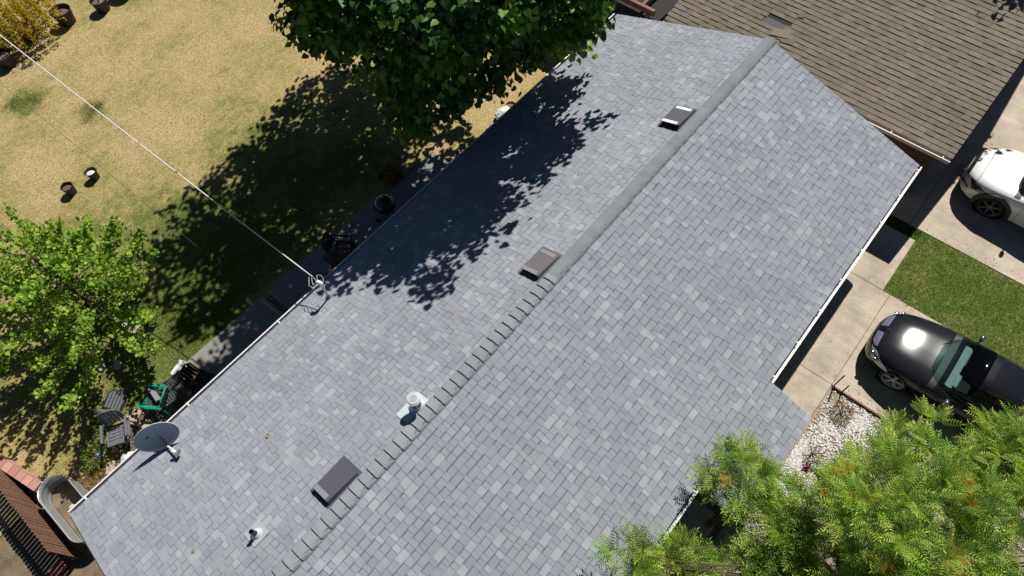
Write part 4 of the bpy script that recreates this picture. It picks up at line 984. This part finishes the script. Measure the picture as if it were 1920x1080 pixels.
            d_ = MB(); d_.lathe([(wr*.6, -.02), (.03, -.02)], (0, 0, 0), 24, Rr); d_.build('brake_disc', RUBBER, wh)
            if opts.get('cladding'):
                c_ = MB(); A = [(math.cos(a), math.sin(a)) for a in np.linspace(-.12, PI+.12, 26)]; vs = []
                for (ca, sa) in A:
                    for rad_ in (wr*1.10, wr*1.42):
                        for xx in (sd*(w+.012), sd*(w-.05)): vs.append((xx, -s_+ca*rad_, max(.2, wr+sa*rad_)))
                fs_ = []
                for i in range(len(A)-1):
                    o_ = i*4; fs_ += [(o_, o_+2, o_+6, o_+4), (o_+1, o_+5, o_+7, o_+3), (o_+2, o_+3, o_+7, o_+6), (o_, o_+4, o_+5, o_+1)]
                c_.add(vs, fs_); c_.build('arch_cladding', BLACKP, car)
    # mirrors
    for sd in (-1, 1):
        ms = bs+.42; w = float(catmull(keys, [ms])[0][0]); z = belt(ms)+.045
        mb_ = MB(); mb_.lathe([(0, -.045), (.07, -.04), (.095, 0), (.085, .03), (.05, .05), (0, .055)], (sd*(w+.07), -ms, z), 16, Matrix.Rotation(PI/2, 3, 'X'), sx=1.15, sy=.75)
        mb_.tube([(sd*(w-.06), -ms, z-.06), (sd*(w+.05), -ms, z-.02)], .02, 6); mo = mb_.build('wing_mirror', opts.get('mirror', paint), car, smooth=True)
        gm = MB(); gm.lathe([(0, 0), (.082, 0)], (sd*(w+.07), -ms-.047, z), 16, Matrix.Rotation(PI/2, 3, 'X'), sx=1.1, sy=.7); gm.build('mirror_glass', CHROME, mo)
        # handles
        for hs in ((rs+re_)/2-.05, (rs+re_)/2+.75):
            w2 = float(catmull(keys, [hs])[0][0]); MB().box((sd*(w2+.004), -hs, belt(hs)-.14), (.03, .17, .028)).build('door_handle', opts.get('handle', paint), car, bevel=.006)
    # shut lines
    sl_ = MB()
    def line(pts_, r=.0065): sl_.tube([tuple(p) for p in pts_], r, 4)
    for sd in (-1, 1):
        line([P(s_, sd*u) for s_, u in zip(np.linspace(opts['hood0'], bs-.02, 12), np.linspace(.50, .46, 12))])
        for ds in (bs+.30, (rs+re_)/2+.06, (rs+re_)/2+.95):
            w2 = float(catmull(keys, [ds])[0][0]); line([P(ds, sd*u) for u in np.linspace(.36, .80, 12)], .004)
    line([P(opts['hood0']-.02*abs(u)*0, u) for u in np.linspace(-.50, .50, 20)])
    sl_.build('panel_gap', RUBBER, car)
    opts['front'](car, P, patch, catmull, keys)
    return car
def car_paint(name, col, rough, metal, coat=1., noise=.03, flake=0):
    M = mat(name, col, rough=rough, metal=metal, coat=coat, noise=noise, bscale=9); M.node_tree.nodes['Principled BSDF'].inputs['Coat Roughness'].default_value = .04; return M
BLACKCAR = car_paint('black_metallic_paint', (.009, .0095, .012), .55, 0, noise=.2)
BLACKCAR.node_tree.nodes['Principled BSDF'].inputs['Specular IOR Level'].default_value = .03
BLACKCAR.node_tree.nodes['Principled BSDF'].inputs['Coat Roughness'].default_value = .10
WHITECAR = car_paint('white_car_paint', (.86, .87, .88), .30, 0)
LENS = mat('headlight_lens', (.50, .52, .62), rough=.10, metal=.2, coat=1, noise=.25, bscale=25)
AMBER = mat('turn_lens', (.75, .70, .55), rough=.12, coat=1)
GLASS = glass('windscreen_glass', (.62, .78, .76), .80)
SIDEG = glass('side_glass', (.10, .13, .13), .45)
SUNG = mat('sunroof_glass', (.012, .012, .014), rough=.08, coat=1)
DASH = mat('grey_green_dash_cover', (.40, .47, .45), rough=.75, noise=.1, bscale=10)
DASHD = mat('dark_dash', (.03, .03, .03), rough=.8)
SEATM = mat('dark_seat_cloth', (.035, .045, .05), rough=.9, noise=.2, bscale=30)
KIDM = mat('violet_chrome_grille', (.30, .27, .42), rough=.25, metal=.5, noise=.5, bscale=60)
def sedan_front(car, P, patch, catm, keys):
    for sd in (-1, 1):
        patch('headlight', lambda c: .10+.14*c*1.0, lambda c: .26+.42*c, (lambda a: sd*(.30)), (lambda a: sd*(.54)), .006, LENS, 8, 10)
        hb = MB()
        for (s_, u) in ((.20, .38), (.33, .46)):
            p = P(s_, sd*u); hb.lathe([(.0, .0), (.05, .006), (.058, -.01)], tuple(p+np.array([0, 0, .012])), 14)
        hb.build('lamp_reflector', CHROME, car, smooth=True)
        patch('fog_lamp', .10, .30, sd*.80, sd*.84, .006, AMBER, 5, 4)
    for sd in (-1, 1):
        patch('grille', lambda c: .045+.02*c, lambda c: .17+.03*c, (lambda a: sd*.05), (lambda a: sd*(.26-.05*abs(a-.5))), .008, KIDM, 6, 8)
        patch('lower_intake', .03, .20, sd*.66, sd*.80, .006, BLACKP, 5, 4)
        patch('lamp_brow', lambda c: .235+.14*c, lambda c: .26+.42*c, (lambda a: sd*(.47)), (lambda a: sd*(.56)), .010, WHITEP, 6, 6)
    e = MB(); q0 = P(.235, 0)+np.array([0, 0, .012])
    for a in (.5, 2.6, 4.7): e.tube([tuple(q0), tuple(q0+np.array([.055*math.cos(a), .055*math.sin(a), 0]))], [.014, .004], 5)
    e.build('badge', CHROME, car)
SED = [(0, .28, .34, .46, .56, 0), (.04, .42, .28, .50, .625, 0), (.12, .575, .22, .54, .685, 0), (.25, .70, .20, .58, .735, .3), (.45, .80, .20, .625, .785, .5), (.8, .875, .19, .69, .845, .6), (1.2, .905, .19, .75, .895, .6), (1.6, .91, .19, .80, .945, .5),
       (2.3, .915, .19, .84, .965, .3), (3.2, .915, .19, .86, .98, .3), (3.9, .90, .20, .87, .99, .3), (4.25, .865, .22, .87, .99, .3), (4.5, .79, .26, .82, .95, .2), (4.62, .70, .34, .70, .84, 0)]
build_car((9.56, -5.60, .03), 0, BLACKCAR, 'glossy black saloon with a sunroof parked nose to the grey roofed house', SED, 4.62,
          dict(base=(1.46, 4.05), roof=(2.17, 3.35), wb=.775, wr=.60, zr=1.40, bow=.25), (.90, 3.68), .325,
          dict(name='black_car', glass=GLASS, side=SIDEG, sunroof=True, sunglass=SUNG, dash=DASH, seat=SEATM, spokes=5, twin=True, rim=ALLOY, hood0=.34, front=sedan_front, handle=CHROME, mirror=mat('dark_mirror_paint', (.12, .12, .13), rough=.25, metal=.5, coat=1)))
DLENS = mat('dark_headlight', (.06, .05, .07), rough=.1, metal=.2, coat=1, noise=.4, bscale=30)
def suv_front(car, P, patch, catm, keys):
    for sd in (-1, 1):
        patch('headlight', lambda c: .17+.16*c, lambda c: .30+.52*c, (lambda a: sd*(.35)), (lambda a: sd*(.56)), .006, DLENS, 8, 10)
        patch('lamp_strip', lambda c: .18+.16*c, lambda c: .215+.20*c, (lambda a: sd*(.36)), (lambda a: sd*(.55)), .010, CHROME, 3, 8)
        patch('bumper_cladding', lambda c: .015, lambda c: .50-.18*c, (lambda a: sd*(.66)), (lambda a: sd*(.92)), .006, BLACKP, 10, 6)
        patch('bumper_scoop', .05, .26, sd*.57, sd*.66, .008, BLACKP, 6, 5)
    patch('grille', .02, .10, -.36, .36, .008, BLACKP, 4, 14)
    e = MB(); e.lathe([(0, .006), (.05, .004), (.055, -.004)], tuple(P(.13, 0)+np.array([0, 0, .012])), 18, sx=1.3); e.build('badge', CHROME, car)
SUV = [(0, .30, .36, .56, .70, 0), (.05, .45, .30, .62, .77, 0), (.14, .60, .25, .67, .84, 0), (.28, .735, .23, .72, .895, .3), (.5, .84, .23, .78, .945, .5), (.85, .895, .22, .86, .985, .6), (1.2, .90, .22, .90, 1.01, .6), (1.6, .90, .22, .93, 1.05, .5),
       (2.4, .90, .22, .96, 1.08, .3), (3.3, .90, .22, .98, 1.10, .3), (3.9, .89, .24, 1.0, 1.12, .3), (4.25, .85, .28, 1.0, 1.12, .3), (4.42, .78, .36, .9, 1.05, .1)]
build_car((15.62, -5.36, .03), 0, WHITECAR, 'white crossover with black wheel arch cladding cut off by the photo edge', SUV, 4.42,
          dict(base=(1.26, 4.30), roof=(1.98, 3.75), wb=.775, wr=.62, zr=1.58, bow=.16), (.98, 3.60), .345,
          dict(name='white_car', glass=glass('dark_windscreen', (.25, .3, .3), .5), side=SIDEG, dash=DASHD, seat=SEATM, spokes=6, twin=False, rim=mat('dark_alloy', (.20, .19, .19), rough=.35, metal=.7), hood0=.34, cladding=True, front=suv_front, mirror=BLACKP))
# ------------------------------------------------------------ things on the patio and the lawn
def place(o, x, y, z=0, rz=0, rx=0, ry=0):
    o.location = (x, y, z); o.rotation_euler = (rx, ry, rz); return o
def plastic_chair(name, label, m_seat, m_frame, w=.48, slots=True, arms=True, recline=.25, seat_h=.42, back_h=.5, cat='chair', slats=6):
    c = empty(name, label=label, category=cat)
    d = .46
    if slots:
        for i in range(slats):
            yy = -d/2+(i+.5)*d/slats; MB().box((0, yy, seat_h), (w-.04, d/slats-.018, .022)).build('seat_slat', m_seat, c, bevel=.005)
        b = MB(); b.box((-w/2, 0, seat_h), (.04, d, .035)); b.box((w/2, 0, seat_h), (.04, d, .035)); b.box((0, d/2+.02, seat_h-.01), (w+.04, .05, .05)); b.box((0, 0, seat_h-.012), (.03, d, .02)); b.build('seat_frame', m_frame, c)
    else:
        MB().box((0, 0, seat_h), (w, d, .03)).build('seat', m_seat, c, bevel=.01)
    br = empty('backrest', (0, -d/2, seat_h), parent=c); br.rotation_euler = (recline, 0, 0)
    for i in range(5):
        MB().box((-w/2+.07+i*(w-.14)/4, 0, back_h/2+.03), (.062, .016, back_h-.08)).build('back_slat', m_seat, br)
    b = MB(); b.tube([(-w/2+.01, 0, 0), (-w/2+.01, 0, back_h-.1), (-w/2+.1, 0, back_h), (w/2-.1, 0, back_h), (w/2-.01, 0, back_h-.1), (w/2-.01, 0, 0)], .022, 7); b.build('back_frame', m_frame, br, smooth=True)
    for sx in (-1, 1):
        for sy in (-1, 1): 
            b = MB(); b.tube([(sx*(w/2-.01), sy*(d/2-.02), seat_h), (sx*(w/2+.03), sy*(d/2+.04), 0)], .02, 6); b.build('leg', m_frame, c)
        if arms:
            b = MB(); b.tube([(sx*(w/2+.02), d/2-.02, seat_h), (sx*(w/2+.03), d/2-.02, seat_h+.2)], .018, 6); b.box((sx*(w/2+.03), 0, seat_h+.215), (.055, d+.02, .025)); b.build('armrest', m_frame, c)
    return c
c = plastic_chair('plastic_chair', 'dark grey slotted plastic chair standing near the dish end of the eave', GREYP, GREYP); place(c, -3.45, 6.42, 0, R(150))
c = plastic_chair('plastic_chair', 'grey plastic chair tipped over on its back in the tree shade beside the upright one', GREYP, DGREYP, arms=False); place(c, -3.75, 7.05, .12, R(120), R(70))
c = plastic_chair('garden_chair', 'bright green plastic chair with black slats behind the satellite dish', DGREYP, GREENP, w=.46, slats=7, recline=.35, back_h=.42); place(c, -2.42, 6.42, 0, R(35))
# slatted dark lounge with a white bin lid lying on its head end
lo = empty('slatted_lounger', (-1.95, 6.35, 0), R(-8), 'dark grey slatted lounger between the white box and the green chair', 'lounger')
for i in range(11): MB().box((-.30+i*.062, 0, .40+.002*i), (.044, .56, .02)).build('slat', DGREYP, lo)
b = MB(); b.box((0, .28, .37), (.75, .035, .05)); b.box((0, -.28, .37), (.75, .035, .05)); b.build('frame', GREYP, lo)
for sx in (-.32, .32):
    for sy in (-.26, .26): MB().box((sx, sy, .18), (.035, .035, .36)).build('leg', GREYP, lo)
b = MB(); b.box((-.42, .10, .55), (.13, .50, .03), ry=.5); b.build('headrest', GREYP, lo, bevel=.012)
b = MB(); b.tube([(.0, -.1, .44), (.15, -.14, .47), (.28, -.05, .46), (.33, .05, .45)], [.035, .05, .035, .015], 8); b.build('pale_cloth', WHITEP, lo, smooth=True)
wb3 = empty('storage_box', (-1.60, 6.66, 0), R(18), 'white lidded plastic box standing at the end of the patio slab', 'box')
MB().box((0, 0, .17), (.34, .24, .34), taper=1.08).build('tub', DGREYP, wb3, bevel=.01)
MB().box((0, 0, .362), (.40, .28, .045)).build('lid', WHITEP, wb3, bevel=.012); MB().box((.17, 0, .388), (.02, .10, .008)).build('handle', DGREYP, wb3)
# stool like cart behind it in the shade
pc2 = plastic_chair('folding_chair', 'black folding chair beside the white lidded box against the wall', BLACKP, BLACKP, arms=False, recline=.2); place(pc2, -1.45, 5.9, 0, R(200))
# kettle grill
kg = empty('kettle_grill', (4.80, 6.0, 0), R(20), 'round black kettle grill standing on the shaded patio', 'grill')
ENM = mat('black_enamel', (.012, .012, .014), rough=.18, coat=1)
b = MB(); b.lathe([(.05, .50), (.17, .52), (.26, .60), (.285, .70), (.29, .72)], (0, 0, 0), 28); b.build('bowl', ENM, kg, smooth=True)
b = MB(); b.lathe([(.295, .715), (.29, .76), (.25, .86), (.16, .925), (.05, .95), (0, .952)], (0, 0, 0), 28); lid = b.build('lid', ENM, kg, smooth=True)
b = MB(); b.tube([(-.07, 0, .94), (-.06, 0, 1.0), (.06, 0, 1.0), (.07, 0, .94)], .012, 7); b.build('lid_handle', GREYP, lid); b = MB(); b.lathe([(.045, 0), (.045, .01), (0, .012)], (.14, .05, .925), 14); b.build('air_vent', GALV, lid)
for a in (0, 2.1, 4.2):
    b = MB(); b.tube([(math.cos(a)*.17, math.sin(a)*.17, .54), (math.cos(a)*.30, math.sin(a)*.30, .03)], .013, 7); b.build('leg', GALV, kg)
b = MB(); b.lathe([(.0, .2), (.2, .2), (.2, .19)], (0, 0, 0), 20); b.build('ash_tray', GREYP, kg)
for a in (2.1, 4.2):
    b = MB(); p_ = Vector((math.cos(a)*.30, math.sin(a)*.30, .07)); b.lathe([(0, -.02), (.075, -.02), (.075, .02), (0, .02)], p_, 18, Matrix.Rotation(PI/2, 3, 'Y')); b.build('wheel', BLACKP, kg)
# fan backed timber chair
fc = empty('fan_back_chair', (2.72, 5.35, 0), R(-25), 'brown timber chair with a rounded fan of back slats in the shade by the eave', 'chair')
CHW = mat('oiled_brown_timber', (.14, .085, .045), rough=.7, noise=.2, bscale=20)
for i in range(9):
    t = (i-4)/4; a = t*.28; L_ = .82-.14*t*t
    b = MB(); b.hexa([(t*.16-.02, .18, .30), (t*.16+.02, .18, .30), (t*.16+.02, .20, .32), (t*.16-.02, .20, .32)] + [(t*.33-.032, .18+L_*.45, .30+L_*.82), (t*.33+.032, .18+L_*.45, .30+L_*.82), (t*.33+.032, .20+L_*.45, .31+L_*.82), (t*.33-.032, .20+L_*.45, .31+L_*.82)]); b.build('back_slat', CHW, fc)
for i in range(6): MB().box((0, .15-i*.085, .32+i*.012), (.50, .07, .02)).build('seat_slat', CHW, fc)
for sx in (-1, 1):
    b = MB(); b.box((sx*.27, -.02, .27), (.03, .62, .09)); b.build('seat_rail', CHW, fc); MB().box((sx*.31, -.02, .56), (.12, .62, .022)).build('armrest', CHW, fc)
    for yy in (-.28, .22): MB().box((sx*.29, yy, .28), (.03, .08, .56)).build('leg', CHW, fc)
# dark draped chair
dc = plastic_chair('draped_chair', 'dark chair hung with a navy cloth between the fan backed chair and the poles', DGREYP, BLACKP, arms=True, recline=.3); place(dc, 3.20, 6.05, 0, R(215))
cl_ = MB(); g_ = [[(x_/6*.44-.22, -.22+.02*math.sin(x_*2.)-y_*.012, .90-y_*.07+.01*math.sin(x_*3+y_)) for x_ in range(7)] for y_ in range(7)]
vs = [p for r in g_ for p in r]; cl_.add(vs, [(j*7+i, j*7+i+1, (j+1)*7+i+1, (j+1)*7+i) for j in range(6) for i in range(6)]); cl_.build('hanging_cloth', mat('navy_cloth', (.03, .05, .14), rough=.9), dc, smooth=True)
b = MB(); b.lathe([(0, 0), (.04, 0), (.042, .16), (.015, .2), (.015, .22), (0, .22)], (0, 0, 0), 12); b = b.build('water_bottle', mat('blue_bottle', (.10, .20, .42), rough=.2, coat=1), smooth=True); place(b, 3.22, 6.02, .44); tag(b, 'blue bottle lying on the dark draped chair on the patio', 'bottle'); b.rotation_euler = (1.4, 0, .6); b.location.z = .475
for (p0, p1, lab) in (((4.06, 6.79, 0), (3.2, 4.3, 2.1), 'longer dark pole leaning from the patio edge up to the back eave'), ((3.61, 6.57, 0), (3.2, 4.5, 1.75), 'shorter dark pole leaning beside the longer one')):
    b = MB(); b.tube([(0, 0, .02), tuple(Vector(p1)-Vector(p0))], .016, 7); o = b.build('garden_pole', BLACKP, smooth=True); o.location = p0; tag(o, lab, 'pole', 'poles leaning on the back eave')
# nursery pots
def pot(x, y, r, h, label, fill, m=BLACKP, tilt=0, group='black nursery pots', stems=0):
    p = empty('plant_pot', (x, y, 0), random.uniform(0, 6), label, 'plant pot', group); p.rotation_euler[0] = tilt
    b = MB(); b.lathe([(0, .0), (r*.78, 0), (r*.97, h*.93), (r*1.04, h*.94), (r*1.05, h), (r*.97, h), (r*.93, h*.6)], (0, 0, 0), 26); b.build('pot_wall', m, p, smooth=False)
    b = MB(); b.lathe([(r*.92, h*.72), (r*.5, h*.75), (0, h*.77)], (0, 0, 0), 20); b.build('potting_soil', fill, p)
    for sx in (-1, 1): MB().box((sx*r*1.05, 0, h*.95), (.03, .08, .03)).build('handle', m, p)
    for k in range(stems):
        a = 2*PI*k/max(1, stems)+.5; b = MB(); b.tube([(0, 0, h*.7), (math.cos(a)*.12, math.sin(a)*.12, h+.4), (math.cos(a)*.3, math.sin(a)*.3, h+.75)], [.012, .009, .004], 5); b.build('dry_stem', BARK, p)
    return p
BRN = mat('dry_root_ball', (.16, .085, .06), rough=.95, noise=.4, bscale=40)
PALE = mat('pale_pot_filling', (.70, .70, .70), rough=.8, noise=.1, bscale=30)
pot(-.28, 13.92, .165, .30, 'small black pot with brown soil, the one nearer the young tree', BRN)
pot(.46, 13.86, .155, .30, 'small black pot with a white filling standing alone on the dry lawn', PALE)
pot(4.86, 20.15, .27, .42, 'black pot with dead stems next to the greener patch at the far lawn edge', DIRT, stems=3)
pot(3.72, 20.6, .33, .50, 'widest black pot with reddish soil beside the yellow shrub', BRN, stems=2)
pot(2.55, 20.95, .30, .45, 'black pot hidden beneath the large yellow shrub', DIRT)
pot(1.35, 20.35, .30, .42, 'black pot with a pale rim at the left photo edge', DIRT)
pot(5.95, 20.3, .36, .62, 'tall black pot half outside the top edge of the photo', DIRT)
# stones around the young tree, paving bits and rubble
STN = [(-1.85, 8.38, .17, .13, 'squarish pale stone nearest the patio in the ring round the young tree'), (-1.72, 8.70, .20, .14, 'long pale stone second from the patio in the ring'), (-1.72, 9.02, .15, .13, 'mid sized pale stone third in the ring'), (-1.84, 9.30, .13, .11, 'small pale stone under the lime foliage edge'), (-2.84, 8.50, .16, .12, 'flat pale stone half covered by leaves of the young tree'), (-2.55, 8.18, .14, .11, 'brownish stone between two pale ones in the ring')]
for k, (x_, y_, a_, b_, lab) in enumerate(STN):
    b = MB(); n_ = 9; ph = random.random(); poly = [(a_*math.cos(2*PI*i/n_+ph)*random.uniform(.85, 1.1), b_*math.sin(2*PI*i/n_+ph)*random.uniform(.85, 1.1)) for i in range(n_)]
    b.prism(poly, -.02, .06, col=random.choice([(.44, .38, .31), (.40, .34, .27), (.48, .43, .36)])); o = b.build('edging_stone', STONE, bevel=.015); place(o, x_, y_, 0, random.uniform(0, 3)); tag(o, lab, 'stone', 'stones round the young tree')
for (x_, y_, a_, b_, rz2, lab) in ((-3.08, 6.75, .36, .30, .5, 'tan square paving stone between the green and the dark chairs'), (-3.02, 6.28, .32, .28, .3, 'tan paving stone closest to the dish rim'), (-4.12, 6.12, .30, .18, .9, 'cream concrete block beside the weeds and the slotted chair')):
    b = MB(); b.box((0, 0, .03), (a_, b_, .07), col=(.50, .40, .31)); o = b.build('paving_stone', STONE, bevel=.01); place(o, x_, y_, 0, rz2); tag(o, lab, 'paving stone', 'loose paving stones')
def bag(name, x, y, s, col, label, cat='bag'):
    b = MB(); n_ = 14; rings = []
    for j in range(8):
        t = j/7; r_ = math.sin(PI*min(.96, t*.9+.08))**.6*s
        rings.append([(r_*math.cos(2*PI*k/n_)*(1+.16*math.sin(k*2.3+j)), r_*.75*math.sin(2*PI*k/n_)*(1+.16*math.cos(k*1.7+j*1.3)), t*s*1.1) for k in range(n_)])
    loft(b, rings); b.add(rings[-1], [tuple(range(n_))]); o = b.build(name, col, smooth=False); o.location = (x, y, 0); return tag(o, label, cat)
bag('white_sack', 9.62, 5.95, .30, WHITEP, 'crumpled white sack lying behind the back eave in the tree shade')
bag('plastic_bag', -3.72, 5.98, .17, WHITEP, 'white plastic bag on the ground under the satellite dish')
bag('plastic_bag', -4.10, 6.55, .12, mat('blue_white_film', (.45, .55, .72), rough=.4, noise=.4, bscale=25), 'small bluish white plastic bag beside the slotted chair')
bag('plastic_bag', -4.02, 5.72, .13, WHITEP, 'white plastic bag closest to the stock tank by the eave')
tp = empty('terracotta_pot', (9.95, 5.95, 0), 0, 'orange terracotta pot beside the crumpled white sack', 'plant pot'); TER = mat('terracotta', (.50, .16, .06), rough=.8, noise=.1, bscale=20)
b = MB(); b.lathe([(.0, 0), (.10, 0), (.15, .20), (.17, .20), (.17, .25), (.145, .25), (.14, .18)], (0, 0, 0), 20); b.build('pot_wall', TER, tp); b = MB(); b.lathe([(.14, .19), (0, .2)], (0, 0, 0), 16); b.build('potting_soil', DIRT, tp)
# hose on the lawn
b = MB(); hp = [(9.2, 9.6), (8.9, 10.2), (8.31, 10.75), (7.9, 11.35), (7.49, 11.62), (7.0, 11.55), (6.6, 11.3), (6.2, 11.05), (5.6, 10.75), (5.0, 10.2)]
b.tube([(x_-hp[0][0], y_-hp[0][1], .012) for x_, y_ in hp], .008, 6); o = b.build('garden_hose', mat('dull_green_hose', (.10, .10, .06), rough=.7), smooth=True); o.location = (hp[0][0], hp[0][1], 0); tag(o, 'thin dark hose curving over the dry lawn out of the tree shade', 'hose')
# odd leaves lying on the roof
for (x_, y_, s2, lab, rz2) in ((-1.2, 2.2, .075, 'curled tan leaf on the back slope above the dish', .4), (-3.25, 1.55, .06, 'tiny tan leaf on the back slope beside the soil pipe', 1.7), (6.9, 1.3, .03, 'dark speck of debris on the back slope', .2)):
    b = MB(); V, F = heart_leaf(); b.add([tuple(p*s2*np.array([1.1, 1.1, 2])) for p in V], [tuple(f) for f in F]); o = b.build('fallen_leaf', mat('tan_leaf', (.42, .27, .12) if s2 > .05 else (.03, .03, .03), rough=.8)); o.location = on_back(x_, y_, .04); o.rotation_euler = (-.3, 0, rz2); tag(o, lab, 'leaf')
# rubble and soil at the foot of the house end
n = 900; P2 = np.column_stack([rng.uniform(-5.0, -2.6, n), rng.uniform(5.3, 7.0, n), rng.uniform(0, .01, n)])
o = scatter('garden_rubble', BV, BF, rot_z(n), P2, rng.uniform(.008, .028, n), np.array([(.42, .34, .25), (.30, .22, .15), (.55, .48, .40)])[rng.choice(3, n)], STONE); o['kind'] = 'stuff'
def straw(n): return np.column_stack([rng.normal(-4.4, .45, n), rng.normal(6.2, .4, n), np.zeros(n)])
blades('dry_straw', 2600, straw, [(.55, .42, .22), (.42, .30, .15)], [1, 1], (.06, .13), LEAF2)

n = 420; lx = np.concatenate([rng.normal(8.05, .14, 160), rng.uniform(8, 11, 90), rng.normal(11.0, .1, 60), rng.normal(13.45, .15, 110)]); ly = np.concatenate([rng.uniform(-8, -5.4, 160), rng.uniform(-8, -4.6, 90), rng.uniform(-8, -5.3, 60), rng.uniform(-9, -4, 110)])
V, F = quad_leaf(.6); o = scatter('leaf_litter', V, F, frames(unit(rng.normal(size=(n, 3))*[1, 1, .15]), np.tile([[0, 0, 1.]], (n, 1))), np.column_stack([lx, ly, np.full(n, .036)]), rng.uniform(.012, .04, n), pick([(.25, .17, .09), (.15, .16, .05), (.10, .07, .05)], [2, 1, 2], n), LEAF2); o['kind'] = 'stuff'
n = 260; lx = np.concatenate([rng.uniform(-4.2, 12, 90), rng.normal(6.5, 2.5, 170)]); ly = np.concatenate([rng.uniform(.5, 4.1, 90), 4.15-np.abs(rng.normal(0, .9, 170))]); ly = np.clip(ly, .3, 4.18)
o = scatter('roof_litter', V, F, frames(unit(rng.normal(size=(n, 3))*[1, 1, .1]), np.tile([[0, SL, 1.]], (n, 1))), np.column_stack([lx, ly, ZR-SL*ly+.024]), rng.uniform(.008, .022, n), pick([(.22, .17, .11), (.12, .12, .06), (.07, .06, .05)], [2, 1, 2], n), LEAF2); o['kind'] = 'stuff'
